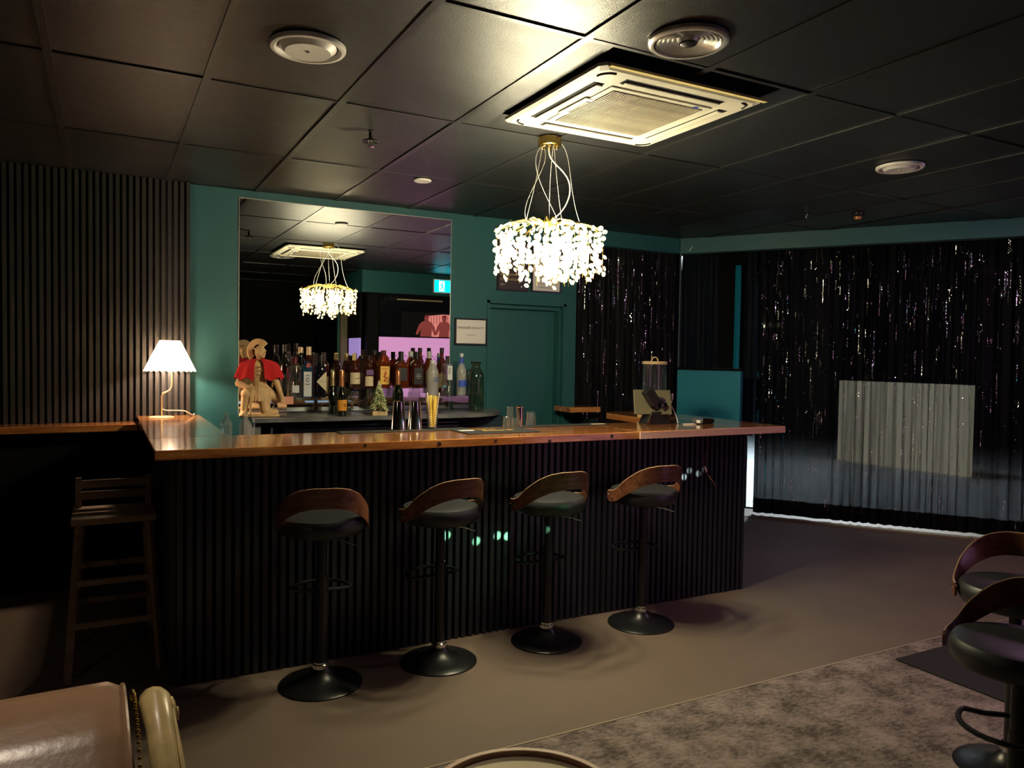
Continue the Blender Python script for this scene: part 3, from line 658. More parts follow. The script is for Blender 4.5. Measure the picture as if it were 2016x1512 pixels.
# old wooden high chair in the dark
oc = thing('high_chair_stool', 'dim slatted-back wooden high stool in the dark left of the bar', 'stool', (.045, 4.42, 0))
oc.name = 'wooden_stool'
for (x0, y0, x1, y1) in [(-.155, -.14, -.205, -.25), (.155, -.14, .20, -.25), (-.15, .15, -.19, .24), (.15, .15, .19, .24)]:
    MB().tube([(x0, y0, .745), (x1, y1, 0)], [.019, .018], 4).build('leg', 'oldwood', oc)
for zr, k in ((.26, .84), (.46, .62)):
    for s in (-1, 1):
        yy = s * (.14 + .11 * (1 - zr / .745)); xx = .155 + .05 * (1 - zr / .745)
        MB().box((-xx, yy - .01, zr - .014), (xx, yy + .01, zr + .014)).build('stretcher', 'oldwood', oc)
        MB().box((s * xx - .01, -abs(yy), zr + .03), (s * xx + .01, abs(yy), zr + .055)).build('stretcher', 'oldwood', oc)
MB().box((-.19, -.18, .742), (.19, .18, .775), bev=.006).build('seat', 'oldwood', oc, True)
for s in (-1, 1): MB().box((s * .165 - .014, .15, .775), (s * .165 + .014, .175, .93)).build('back_post', 'oldwood', oc)
for z in (.815, .875): MB().box((-.18, .145, z), (.18, .16, z + .042), bev=.004).build('back_slat', 'oldwood', oc)

# ================================================================== LEATHER CHAIR, LOUNGE CHAIR
lc = thing('leather_armchair', 'brown leather armchair with carved gilt frame at the lower left', 'armchair', (-.33, 1.4, 0), math.radians(2))
prof = [(.02, .50), (-.03, .62), (-.03, .72), (.0, .80), (.05, .865), (.12, .912), (.19, .938), (.25, .948), (.285, .942), (.30, .92), (.30, .85), (.27, .6), (.25, .45), (.1, .42)]
def lcf(u, v):
    i = u * (len(prof)); k = int(i) % len(prof); t = i - int(i); p, q = prof[k], prof[(k + 1) % len(prof)]
    yy = p[0] + (q[0] - p[0]) * t; zz = p[1] + (q[1] - p[1]) * t
    e = abs(v * 2 - 1); sh = 1 - .06 * max(0, (e - .9) / .1) ** 2
    cy_, cz = .14, .7
    return (-.37 + .745 * v, cy_ + (yy - cy_) * sh, cz + (zz - cz) * sh)
MB().grid(lcf, 56, 24, closeu=True).build('back_cushion', 'tanleather', lc, True)
ed = [(.372, y, z) for (y, z) in prof]
for v in (0.006, .994):
    MB().tube([Vector(lcf(k / 28, v)) + Vector((0, 0, .001)) for k in range(29)], .005, 6).build('piping', 'tanleather', lc, True)
nl = MB()
for k in range(46):
    p = Vector(lcf(.02 + .62 * k / 45, 1.0)); nl.sphere((p.x + .014, p.y, p.z - .012), .0042, 6, 4)
nl.build('nailhead_trim', 'gold', lc, True)['kind'] = 'stuff'
MB().box((.372, .05, .42), (.385, .25, .82)).build('side_panel', 'tanleather', lc, True)
MB().tube([(.425, .255, .86), (.425, .24, .905), (.425, .20, .915), (.427, .15, .89), (.43, .08, .84), (.44, .02, .76), (.45, -.02, .68), (.45, 0, .5), (.45, 0, .25), (.45, .0, .0)], [.022, .028, .028, .025, .024, .026, .03, .028, .022, .018], 12).build('frame_post', 'gildwood', lc, True)
MB().tube([(.448, .245, .88), (.45, .19, .90), (.455, .12, .86), (.463, .05, .79), (.475, .0, .70)], .007, 8).build('carved_bead', 'gildwood', lc, True)
MB().lathe([(.034, 0), (.034, .006), (.026, .010), (.024, .006), (.014, .008), (.013, .016), (1e-6, .018)], 18, (0, 0, 0), Matrix.Translation((.452, .225, .875)) @ Matrix.Rotation(PI / 2, 4, 'Y')).build('rosette', 'gildwood', lc, True)
MB().box((.44, -.45, .70), (.53, .13, .745), bev=.016).build('arm_pad', 'beige', lc, True)
MB().box((-.37, -.48, .36), (.40, .10, .50), bev=.04).build('seat_cushion', 'tanleather', lc, True)
MB().box((-.40, -.46, .30), (.42, .26, .37), bev=.01).build('seat_frame', 'gildwood', lc, True)
MB().tube([(.47, -.42, .70), (.47, -.44, .5), (.44, -.43, .3), (.44, -.44, 0)], [.018, .02, .025, .016], 8).build('leg', 'gildwood', lc, True)
for (x, y) in ((-.36, -.42), (-.36, .24)):
    MB().tube([(x, y, .31), (x, y, 0)], [.025, .016], 8).build('leg', 'gildwood', lc, True)

# round tray table in the near foreground
v_ = ray(1035, 1472); t_ = (.56 - H) / v_.z; e_ = Vector((v_.x * t_, v_.y * t_, 0)); dr_ = e_.normalized()
tb = thing('tray_table', 'round beige-topped side table with raised walnut rim at the bottom edge', 'table', e_ - dr_ * .24)
MB().lathe([(1e-6, .525), (.228, .525), (.228, .542), (1e-6, .542)], 48).build('table_top', 'beige', tb, True)
MB().lathe([(.228, .515), (.243, .515), (.243, .556), (.240, .557)], 48, cap=False).build('rim', 'walnut', tb, True)
MB().lathe([(.2285, .541), (.230, .556)], 48, cap=False).build('rim_lining', 'walnut', tb, True)
MB().lathe([(.2295, .556), (.2435, .556), (.2435, .559), (.2295, .559), (.2295, .556)], 48, cap=False).build('rim_edge', 'walnutedge', tb, True)
MB().lathe([(.17, 0), (.17, .008), (.03, .02), (.022, .04), (.022, .50), (.08, .524)], 28).build('pedestal', 'blackmetal', tb, True)
# rug
rg = MB().box((3.745, 1.72, .006), (5.25, 2.585, .016), bev=.002).build('door_mat', 'rug'); tag(rg, 'black herringbone mat lying on the mottled carpet', 'mat')

# ================================================================== CEILING FITTINGS
ac = thing('ceiling_air_conditioner', 'large cream ceiling air conditioner with brown dusty grille above the chandelier', 'air conditioner', (0, 0, 0))
(ax0, ay0), (ax1, ay1) = AC0, AC1
zb = 2.758
def chamf(x0, y0, x1, y1, c): return [(x0 + c, y0), (x1 - c, y0), (x1, y0 + c), (x1, y1 - c), (x1 - c, y1), (x0 + c, y1), (x0, y1 - c), (x0, y0 + c)]
aw = ax1 - ax0; ah = ay1 - ay0; acx = (ax0 + ax1) / 2; acy = (ay0 + ay1) / 2
m_ = MB(); rings = [(chamf(ax0, ay0, ax1, ay1, .025), zb + .022), (chamf(ax0, ay0, ax1, ay1, .025), zb + .008), (chamf(ax0 + .02, ay0 + .02, ax1 - .02, ay1 - .02, .03), zb)]
vs = []; fs = []
for r_, z in rings: vs += [(x, y, z) for x, y in r_]
for i in range(2):
    for k in range(8): fs.append((i * 8 + k, i * 8 + (k + 1) % 8, (i + 1) * 8 + (k + 1) % 8, (i + 1) * 8 + k))
fs.append(tuple(range(16, 24))); fs.append(tuple(range(8)))
m_.add(vs, fs).build('panel', 'acwhite', ac)
MB().box((ax0 + .03, ay0 - .020, zb + .002), (ax1, ay0 - .0005, zb + .013)).build('foam_seal', 'foam', ac, label='torn yellow foam seal along the near edge')
m_ = MB().box((ax0 + .04, ay0 + .02, zb + .022), (ax1 - .04, ay1 - .02, 2.98)).build('housing', 'darkgap', ac)
g0x, g0y, g1x, g1y = ax0 + .19, ay0 + .19, ax1 - .19, ay1 - .19
MB().box((g0x - .03, g0y - .03, zb - .006), (g1x + .03, g1y + .03, zb + .001), bev=.003).build('inner_panel', 'acwhite', ac)
MB().box((g0x, g0y, zb - .0065), (g1x, g1y, zb - .005)).build('grille_back', 'darkgap', ac)
gm = MB().box((0, g0y, zb - .011), (.0078, g1y, zb - .006)).mesh('grille_slat', 'acgrille')
x = g0x
while x < g1x - .006:
    o = bpy.data.objects.new('grille_slat', gm); COL.objects.link(o); o.parent = ac; o.location = (x, 0, 0); x += .0135
for (cx_, cy_, hx, hy) in [(acx, ay0 + .095, .27, .026), (acx, ay1 - .095, .27, .026), (ax0 + .095, acy, .026, .27), (ax1 - .095, acy, .026, .27)]:
    MB().box((cx_ - hx, cy_ - hy, zb - .0015), (cx_ + hx, cy_ + hy, zb + .001)).build('outlet_slot', 'darkgap', ac)
    ox = -.008 if cx_ < acx - .1 else (.008 if cx_ > acx + .1 else 0); oy = -.008 if cy_ < acy - .1 else (.008 if cy_ > acy + .1 else 0)
    k_ = .62
    MB().box((cx_ - (hx * .97 if hx > .1 else hx * k_) - ox, cy_ - (hy * .97 if hy > .1 else hy * k_) - oy, zb - .010), (cx_ + (hx * .97 if hx > .1 else hx * k_) - ox, cy_ + (hy * .97 if hy > .1 else hy * k_) - oy, zb - .002), bev=.003).build('louvre', 'acwhite', ac)
for sx in (-1, 1):
    for sy in (-1, 1):
        c = (acx + sx * (aw / 2 - .095), acy + sy * (ah / 2 - .095))
        MB().tube([(c[0] + sx * .055 * math.cos(a), c[1] + sy * .055 * math.sin(a), zb - .001) for a in [k * PI / 2 / 8 for k in range(9)]], .005, 6).build('corner_groove', 'darkgap', ac)
MB().box((g0x - .026, acy - .07, zb - .010), (g0x - .004, acy + .10, zb - .005), bev=.002).build('receiver_window', 'black', ac)
MB().box((g0x - .05, acy - .10, zb - .008), (g0x + .002, acy + .14, zb - .004), bev=.0015).build('receiver_plate', 'white', ac)
MB().lathe([(.014, -.007), (.014, 0)], 12, (g1x - .05, g0y - .01, zb)).build('badge', 'bluelabel', ac)

def diffuser(p, r, label):
    t = thing('ceiling_vent', label, 'vent', (p[0], p[1], 2.795), 0, 'round white ceiling diffusers')
    MB().lathe([(r, 0), (r, -.010), (r * .97, -.016), (r * .88, -.018), (r * .80, -.010), (r * .78, -.004), (r * .78, 0)], 40).build('rim', 'white', t, True)
    MB().lathe([(r * .76, -.006), (r * .62, -.022), (r * .60, -.026), (r * .2, -.022), (1e-6, -.021)], 40).build('disc', 'white', t, True)
    MB().lathe([(.008, -.021), (.007, -.026), (1e-6, -.028)], 10).build('screw', 'greycap', t, True)
    return t
diffuser((.703, 3.04), .145, 'round white ceiling diffuser at the upper left above the bar stools')
diffuser((4.27, 3.03), .135, 'round white ceiling diffuser at the upper right near the sequin curtain')
sp = thing('recessed_downlight', 'clear round ceiling light with ringed reflector and dark centre', 'ceiling light', (1.93, 2.255, 2.795))
MB().lathe([(.15, 0), (.15, -.012), (.142, -.018), (.128, -.018), (.122, -.010), (.120, .0)], 40).build('trim_ring', P('clear ribbed trim', (.55, .52, .48), .2, .2, coat=.5), sp, True)
MB().lathe([(.121, -.016), (.110, -.008), (.108, -.013), (.094, -.006), (.092, -.011), (.077, -.004), (.075, -.009), (.06, -.002), (.058, -.007), (.042, -.001), (.034, -.012)], 40, cap=False).build('reflector', P('ribbed silver reflector', (.55, .53, .49), .22, .35, coat=.6), sp, True, fix=False)
MB().lathe([(.034, -.002), (.030, -.018), (.014, -.024), (1e-6, -.025)], 20).build('centre_cap', 'black', sp, True)
dl = thing('small_downlight', 'small round white downlight near the top of the mirror', 'ceiling light', (1.92, 4.93, 2.795))
MB().lathe([(.06, 0), (.06, -.006), (.054, -.010), (.046, -.008)], 28).build('rim', 'white', dl, True)
MB().lathe([(.046, -.008), (1e-6, -.009)], 28).build('lens', 'white', dl, True)
def sprinkler(p, label):
    t = thing('sprinkler_head', label, 'sprinkler', (p[0], p[1], 2.795))
    MB().lathe([(.02, 0), (.02, -.004), (.011, -.006), (.011, -.045)], 14).build('stem', 'tee', t, True)
    MB().lathe([(.012, -.044), (.040, -.052), (.044, -.060), (.040, -.058), (.01, -.05)], 20).build('guard_dish', 'blackmetal', t, True)
    for s in (-1, 1): MB().tube([(s * .008, 0, -.05), (s * .016, 0, -.066), (s * .008, 0, -.084)], .0028, 6).build('arm', 'steel', t, True)
    MB().lathe([(.004, -.05), (.003, -.08), (.018, -.084), (.018, -.087), (1e-6, -.088)], 12).build('deflector', 'steel', t, True)
sprinkler((1.26, 4.0), 'dark ceiling sprinkler head above the left stools')
sprinkler((4.78, 4.17), 'tiny ceiling sprinkler near the right corner')
sd = thing('smoke_detector', 'small ceiling sensor with orange lens by the right-hand beam', 'sensor', (5.32, 4.13, 2.795))
MB().lathe([(.045, 0), (.045, -.02), (.035, -.03), (1e-6, -.031)], 16).build('body', 'black', sd, True)
MB().lathe([(.03, -.03), (.026, -.05), (1e-6, -.056)], 16).build('lens', P('orange lens', (.5, .18, .05), .3), sd, True)
lz = thing('laser_projector', 'small black laser projector on the dark wall beside the entrance', 'projector', (PROJ.x + .03, PROJ.y, PROJ.z - .03))
MB().box((-.025, -.04, .0), (.035, .04, .06), bev=.004).build('body', 'black', lz); MB().box((.0, -.01, -.02), (.0495, .01, .0)).build('bracket', 'black', lz)
cw = thing('cable_stub', 'short pale cable sticking out of the green beam at the corner', 'cable', wallpt(.09, -.003, 2.70))
MB().tube([(0, 0, -.03), (.01, -.02, .0), (.06, -.03, .085)], .004, 6).build('cable_body', 'whitecord', cw, True)

# ================================================================== CHANDELIER
chn = thing('chandelier', 'glowing crystal-bead chandelier hung by white cords over the bar', 'chandelier', (CH.x, CH.y, 2.795))
MB().lathe([(.064, 0), (.064, -.042), (.060, -.046), (1e-6, -.046)], 36).build('canopy', 'gold', chn, True)
for k in range(6):
    a = k * PI / 3; MB().sphere((.045 * math.cos(a), .045 * math.sin(a), -.05), .006, 8, 5).build('cord_grip', 'gold', chn, True)
RT = -.46
def bez(p, n=16):
    out = []
    for i in range(n + 1):
        t = i / n; q = [Vector(x) for x in p]
        while len(q) > 1: q = [q[j].lerp(q[j + 1], t) for j in range(len(q) - 1)]
        out.append(q[0])
    return out
cords = [[(-.04, -.02, -.05), (-.17, 0, -.10), (-.02, 0, -.32), (-.02, .0, -.30), (0, -.10, RT)], [(-.03, .03, -.05), (-.08, 0, -.25), (-.14, 0, RT)], [(-.01, .04, -.05), (.02, 0, -.15), (-.19, 0, -.35), (-.15, -.02, RT)],
         [(0, -.04, -.05), (0, 0, -.2), (.012, .01, RT)], [(.03, .0, -.05), (.05, 0, -.25), (.09, 0, RT)], [(.035, .03, .0), (.17, 0, .01), (.10, 0, -.25), (.215, 0, RT)]]
for c in cords: MB().tube(bez(c), .0016, 5).build('suspension_cord', 'whitecord', chn, True)
MB().tube(bez([(-.005, 0, -.05), (-.02, 0, -.20), (.22, -.05, -.12), (.12, -.05, -.40), (0, 0, RT + .01)], 24), .0038, 6).build('power_cord', 'whitecord', chn, True)
rnd = random.Random(4)
drop = MB().lathe([(1e-6, -.0065), (.010, -.005), (.0145, 0), (.010, .005), (1e-6, .0065)], 10, mt=Matrix.Rotation(PI / 2, 4, 'X')).mesh('crystal_drop', 'crystal', True)
frame = MB(); dropmb = MB(); nd = 0; spots = []
for k in range(20):
    a = 2 * PI * k / 20 + rnd.uniform(-.05, .05); r1 = rnd.uniform(.26, .305)
    c, s = math.cos(a), math.sin(a)
    frame.tube([(0.02 * c, .02 * s, RT - .01), (.12 * c, .12 * s, RT + rnd.uniform(.0, .02)), (r1 * .8 * c, r1 * .8 * s, RT + rnd.uniform(-.03, -.01)), (r1 * c, r1 * s, RT - .045)], .0038, 6)
for k in range(46):
    a = 2 * PI * k / 46 + rnd.uniform(-.04, .04); r = rnd.uniform(.27, .30) if k % 2 else rnd.uniform(.19, .26)
    spots.append((a, r))
for k in range(14): spots.append((rnd.uniform(0, 2 * PI), rnd.uniform(.03, .18)))
for (a, r) in spots:
    c, s = math.cos(a), math.sin(a); ztop = RT - .03 - .02 * rnd.random(); ln = rnd.uniform(.20, .285) if r > .19 else rnd.uniform(.24, .31)
    frame.tube([(r * c, r * s, ztop + .02), (r * c, r * s, ztop - ln)], .0011, 4)
    z = ztop - .01
    while z > ztop - ln:
        oo = rnd.uniform(0, 2 * PI); spotp = (r * c + .012 * math.cos(oo), r * s + .012 * math.sin(oo), z)
        rz = rnd.uniform(0, PI); rx = rnd.uniform(-.6, .6)
        if nd < 299 and r > .19 and (c * -.47 + s * -.88) > -.35:
            o = bpy.data.objects.new('crystal_drop', drop); COL.objects.link(o); o.parent = chn; o.location = spotp; o.rotation_euler = (rx, 0, rz); nd += 1
        else:
            dropmb.lathe([(1e-6, -.0065), (.010, -.005), (.0145, 0), (.010, .005), (1e-6, .0065)], 8, mt=Matrix.Translation(spotp) @ Matrix.Rotation(rz, 4, 'Z') @ Matrix.Rotation(PI / 2 + rx, 4, 'X'))
        z -= rnd.uniform(.026, .040)
frame.lathe([(.05, RT - .02), (.055, RT), (.03, RT + .015), (.008, RT + .03)], 16)
frame.build('branch_frame', 'gold', chn, True)
dropmb.build('inner_drops', 'crystal', chn, True)['kind'] = 'stuff'
for p in BULBS:
    MB().sphere((p[0] - CH.x, p[1] - CH.y, p[2] - 2.795), .012, 10, 6).build('bulb', 'bulb', chn, True)

# ================================================================== TABLE LAMP
tl = thing('table_lamp', 'lit cream pleated table lamp on the left end of the bar top', 'lamp', LAMP); tl.scale = (1.05, 1.05, 1.06)
MB().lathe([(.078, 0), (.078, .004), (.07, .007), (.006, .009)], 32).build('base', 'bronze', tl, True)
MB().tube([(0, 0, .006), (0, 0, .10), (.0, 0, .135), (.008, 0, .155), (.03, 0, .165), (.05, 0, .178), (.06, 0, .20), (.062, 0, .24), (.062, 0, .30)], .0055, 8).build('stem', 'bronze', tl, True)
def shf(u, v):
    a = 2 * PI * u; k = 26; r = (.155 - (.155 - .062) * v) * (1 + .035 * (math.cos(a * k)) * (1 - .4 * v)); return (.05 + r * math.cos(a), r * math.sin(a), .30 + .195 * v - .004 * math.cos(a * k) * (1 - v))
MB().grid(shf, 208, 8, closeu=True).build('lamp_shade', 'shade', tl, True, fix=False)
MB().sphere((.045, 0, .385), .02, 10, 6).build('bulb', P('lamp bulb', (1, 1, 1), .5, emit=(1, .7, .4), es=25), tl, True)
MB().tube([(.0, 0, .055), (.03, -.005, .045), (.09, -.01, .045), (.14, 0, .04), (.18, .03, .015), (.20, .07, .006), (.215, .2, .006)], .004, 6).build('cord', 'whitecord', tl, True)

# ================================================================== BACK SHELF + MIRROR + FRAMES
mr = thing('wall_mirror', 'large frameless mirror on the green wall behind the bottles', 'mirror', (0, 0, 0))
MB().box((.88, YB - .008, 1.155), (2.575, YB - .002, 2.738)).build('mirror_glass', 'mirror', mr)
e = MB(); e.box((.877, YB - .010, 1.15), (.881, YB, 2.742)); e.box((2.574, YB - .010, 1.15), (2.578, YB, 2.742)); e.box((.877, YB - .010, 2.737), (2.578, YB, 2.742)); e.build('edge_trim', P('pale mirror edge', (.6, .6, .52), .3, .5), mr)
bs = thing('back_shelf', 'grey laminate back-bar shelf with rounded right end', 'shelf')
poly = [(.90, YB - .012), (.905, 5.40), (2.45, 5.40)] + [(2.45 + .55 * math.sin(a), YB - .012 - .538 * math.cos(a)) for a in [k * PI / 2 / 12 for k in range(1, 13)]]
MB().prism(poly, 1.122, 1.15).build('shelf_board', 'shelf', bs)
MB().box((.915, 5.46, 0), (.955, YB - .02, 1.122)).build('side_support', 'shelf', bs)
MB().tube([(1.03, 5.50, .75), (1.03, 5.50, .9), (1.045, 5.50, 1.12)], .012, 4).build('bracket', 'steel', bs)
fg = thing('undercounter_fridge', 'black bottle fridge under the back shelf with pale trim lines', 'fridge', (1.12, 5.50, 0))
MB().box((0, 0, 0), (1.35, .42, 1.09)).build('cabinet', 'blackglass', fg)
MB().box((0, -.02, 1.075), (1.35, 0, 1.082)).build('chrome_trim', 'chrome', fg)
MB().box((0, -.02, .1), (.66, -.001, 1.055)).build('fridge_door', 'blackglass', fg); MB().box((.69, -.02, .1), (1.35, -.001, 1.055)).build('fridge_door', 'blackglass', fg)
pb = MB().box((2.50, 5.60, 0), (2.92, YB - .03, 1.11)).build('dark_cupboard', P('dark blue board', (.012, .03, .045), .5)); tag(pb, 'dark blue cupboard below the rounded end of the back shelf', 'cupboard')
bt = MB().box((.90, 4.375, 1.128), (1.17, 4.44, 1.140), bev=.002).build('blue_glow_bar', 'bluelit'); tag(bt, 'added pale blue glow strip just behind the left of the bar top', 'glow strip')  # added emissive strip stands in for a blue-lit patch behind the bar
def framed(x0, x1, z0, z1, name, label, cat, paper='paper'):
    t = thing(name, label, cat, ((x0 + x1) / 2, YB, (z0 + z1) / 2)); hx = (x1 - x0) / 2; hz = (z1 - z0) / 2
    f_ = MB(); w_ = .014
    f_.box((-hx, -.022, -hz), (hx, 0, -hz + w_)); f_.box((-hx, -.022, hz - w_), (hx, 0, hz)); f_.box((-hx, -.022, -hz + w_), (-hx + w_, 0, hz - w_)); f_.box((hx - w_, -.022, -hz + w_), (hx, 0, hz - w_))
    f_.build('frame', 'black', t); MB().box((-hx + w_, -.014, -hz + w_), (hx - w_, -.002, hz - w_)).build('sheet', paper, t)
    return t, hx, hz
t, hx, hz = framed(2.616, 2.92, 1.696, 1.925, 'framed_notice', 'framed white manager on duty notice beside the mirror', 'sign')
def tx(b_, s_, m_, x_, z_, par, al='CENTER', y_=-.0155): return text(b_, s_, m_, par, Matrix.Translation((x_, y_, z_)) @ FACE_CAM, align=al)
tx('MANAGER ON DUTY', .0265, 'ink', 0, .032, t); tx('Documentation', .013, 'papergrey', 0, -.028, t)
t, hx, hz = framed(3.012, 3.325, 2.178, 2.62, 'framed_poster', 'dark framed poster with gold lettering above the green door', 'poster', P('charcoal poster', (.05, .035, .045), .6).name and None)
ch_ = [c for c in children(t) if c.name.startswith('sheet')][0]; ch_.data.materials.clear(); ch_.data.materials.append(bpy.data.materials['charcoal poster'])
for i, s_ in enumerate(['to anyone who', 'is intoxicated']): tx(s_, .040, 'goldink', -hx + .028, -.075 - .042 * i, t, 'LEFT')
tx('together', .014, 'paper', -hx + .03, -.165, t, 'LEFT'); MB().lathe([(.008, 0), (.007, .001)], 12, mt=Matrix.Translation((.085, -.0145, -.178)) @ FACE_CAM).build('logo_dot', 'paper', t)
t, hx, hz = framed(3.352, 3.662, 2.182, 2.62, 'framed_poster', 'white framed poster with dark circle above the green door', 'poster', 'paper')
MB().lathe([(.034, 0), (.034, .001)], 24, mt=Matrix.Translation((.05, -.0145, .01)) @ FACE_CAM).build('printed_circle', 'ink', t)
tx('Being hassled?', .030, 'ink', .03, -.052, t)
ln = MB()
for i in range(5): ln.box((-hx + .06, -.0150, -.080 - i * .016), (hx - .035 - .02 * (i % 2), -.0138, -.083 - i * .016))
ln.build('printed_lines', 'papergrey', t)['kind'] = 'stuff'
tx("DON'T SUFFER ALONE", .017, 'ink', .01, -.175, t)

# ================================================================== RISERS
def riser(x0, x1, y0, y1, z1, label):
    t = thing('acrylic_riser', label, 'display riser', ((x0 + x1) / 2, (y0 + y1) / 2, 1.15)); hx = (x1 - x0) / 2; hy = (y1 - y0) / 2; h_ = z1 - 1.15
    MB().box((-hx, -hy, h_ - .005), (hx, hy, h_)).build('top_sheet', 'acrylic', t)
    MB().box((-hx, -hy, 0), (-hx + .005, hy, h_ - .005)).build('side_sheet', 'acrylic', t); MB().box((hx - .005, -hy, 0), (hx, hy, h_ - .005)).build('side_sheet', 'acrylic', t)
    MB().box((-hx + .005, -hy, 0), (hx - .005, -hy + .004, h_ - .005)).build('front_sheet', 'acrylic', t)
    return t
XR = {}
def xat(px, y, z=1.25):
    v = ray(px, 760); v.z = 0; t = y / v.y; return v.x * t
R1, R2, R3, R4 = 1.283, 1.345, 1.345, 1.283
riser(xat(564, 5.56), xat(648, 5.56), 5.56, 5.88, R1, 'left clear acrylic riser holding bottles beside the statue')
riser(xat(691, 5.60), xat(775, 5.60), 5.60, 5.88, R2, 'clear acrylic riser behind the small frosted tree')
riser(xat(782, 5.62), xat(862, 5.62), 5.62, 5.88, R3, 'clear acrylic riser behind the steel shakers')
riser(xat(870, 5.56), xat(923, 5.56), 5.56, 5.86, R4, 'right clear acrylic riser below the frosted bottle')

# ================================================================== BOTTLES
def bottle(px, ytop, y, z0, wpx, glassm, capm, label, shoulder=.62, neckr=.017, cap=.09, square=False, lab=None, labz=(.12, .45), writing=None, wm='ink', wsize=.02, extra=None, rot=0):
    pt = atY(px, ytop, y); h_ = pt.z - z0; r = wpx / 1503 * depth((pt.x, y, 1.3)) / 2
    t = thing('liquor_bottle', label, 'bottle', (pt.x, y, z0), rot, 'bottles on the back-bar shelf')
    hb = h_ * shoulder; n = 24
    pr = [(r * .9, 0), (r, .006), (r, hb), (r * .93, hb + .012), (neckr + (r - neckr) * .35, hb + .035 + .012), (neckr * 1.12, hb + .065), (neckr, hb + .085), (neckr, h_ * (1 - cap))]
    pr = [p for i, p in enumerate(pr) if p[1] <= h_ * (1 - cap) + 1e-6]
    if pr[-1][1] < h_ * (1 - cap): pr.append((neckr, h_ * (1 - cap)))
    if square:
        mb = MB(); vs = []; N_ = 24
        for (rr, z) in pr:
            e = 1 if rr > r * .8 else 0
            for k in range(N_):
                a = 2 * PI * k / N_ + PI / N_; c, s = math.cos(a), math.sin(a)
                q = (abs(c) ** 6 + abs(s) ** 6) ** (-1 / 6) if e else 1; vs.append((rr * q * c, rr * q * s * (.8 if e else 1), z))
        fs = [(i * N_ + k, i * N_ + (k + 1) % N_, (i + 1) * N_ + (k + 1) % N_, (i + 1) * N_ + k) for i in range(len(pr) - 1) for k in range(N_)]
        fs.append(tuple(reversed(range(N_)))); mb.add(vs, fs); mb.build('glass_body', glassm, t, True)
    else: MB().lathe(pr, n).build('glass_body', glassm, t, True)
    MB().lathe([(neckr * 1.12, h_ * (1 - cap) - .004), (neckr * 1.16, h_), (neckr * 1.0, h_ + .001), (1e-6, h_ + .001)], 16).build('cap', capm, t, True)
    if lab:
        z1, z2 = h_ * labz[0], h_ * labz[1]
        if square: MB().box((-r * .72, -r * .8 - .002, z1), (r * .72, -r * .8 + .001, z2)).build('label', lab, t)
        else:
            MB().grid(lambda u, v: ((r + .0012) * math.sin(-1.15 + 2.3 * u + .1), -(r + .0012) * math.cos(-1.15 + 2.3 * u + .1), z1 + (z2 - z1) * v), 14, 1).build('label', lab, t, True, fix=False)
        if writing:
            zz = (z1 + z2) / 2
            for i, s_ in enumerate(writing):
                text(s_, wsize, wm, t, Matrix.Rotation(.45 if not square else 0, 4, 'Z') @ Matrix.Translation((0, -(r * (.8 if square else 1)) - .004, zz + (len(writing) - 1) * wsize * .55 - i * wsize * 1.15)) @ FACE_CAM)
    if extra: extra(t, r, h_)
    return t
def lbl(mat, z1, z2, w=.7):
    def f_(t, r, h_): MB().box((-r * w, -r * .8 - .0025, h_ * z1), (r * w, -r * .8 + .001, h_ * z2)).build('label', mat, t)
    return f_
# left riser
bottle(561, 679, 5.78, R1, 20, 'darkgreen', 'darkcap', 'tall dark green bottle just right of the statue cape', .60, .017, .12, lab='blacklabel')
bottle(583, 677, 5.80, R1, 20, 'glass', 'darkcap', 'tallest clear bottle at the back of the left riser', .66, .016, .14)
bottle(592, 684, 5.72, R1, 22, 'darkgreen', 'cork', 'dark bottle with pale stopper behind the clear one on the left riser', .62, .017, .10)
bottle(608, 683, 5.78, R1, 20, 'brown', 'cork', 'amber bottle with round gold stopper behind the blue bottle', .66, .018, .16)
def gem(t, r, h_):
    MB().box((-r * .5, -r * .8 - .003, h_ * .12), (r * .5, -r * .8, h_ * .30)).build('lower_label', 'silverlabel', t)
bottle(580, 703, 5.62, R1, 27, 'glass', 'redcap', 'clear squat bottle with dark red cap on the left riser', .72, .02, .16, True, extra=gem)
def bombay(t, r, h_):
    fy = -r * .8 - .004
    MB().lathe([(.012, 0), (.012, .001)], 16, mt=Matrix.Translation((0, fy, h_ * .5)) @ Matrix.Scale(1.35, 4, (0, 0, 1)) @ FACE_CAM).build('emblem', 'ink', t)
    MB().lathe([(.008, 0), (.008, .001)], 16, mt=Matrix.Translation((0, fy - .001, h_ * .5)) @ Matrix.Scale(1.35, 4, (0, 0, 1)) @ FACE_CAM).build('emblem_face', 'silverlabel', t)
    MB().tube([(-.016, fy, h_ * .60), (0, fy, h_ * .63), (.016, fy, h_ * .60)], .0025, 4).build('ribbon', 'ink', t); MB().tube([(-.016, fy, h_ * .38), (0, fy, h_ * .365), (.016, fy, h_ * .38)], .0025, 4).build('ribbon', 'ink', t)
    MB().box((-.014, -r * .8 - .003, -.016), (.014, -r * .8, .016), Matrix.Translation((.004, 0, h_ * .9)) @ Matrix.Rotation(.35, 4, 'Y')).build('neck_tag', P('dusky red tag', (.35, .05, .06), .6), t)
    for i in range(5): pass
bottle(604, 712, 5.60, R1, 21, 'blue', 'blue', 'flat blue gin bottle with long white oval-emblem label', .84, .017, .08, True, lab='silverlabel', labz=(.03, .72), extra=bombay)
def hend(t, r, h_):
    MB().prism([(-r * 1.0, h_ * .38), (r * .75, h_ * .62), (r * .75, h_ * .14)], -r - .006, -r - .003, 'y').build('diamond_label', 'creamlabel', t, label='pale triangular half of a diamond label')
    text('HENDRICKS', .009, 'papergrey', t, Matrix.Translation((.008, -r - .007, h_ * .38)) @ FACE_CAM)
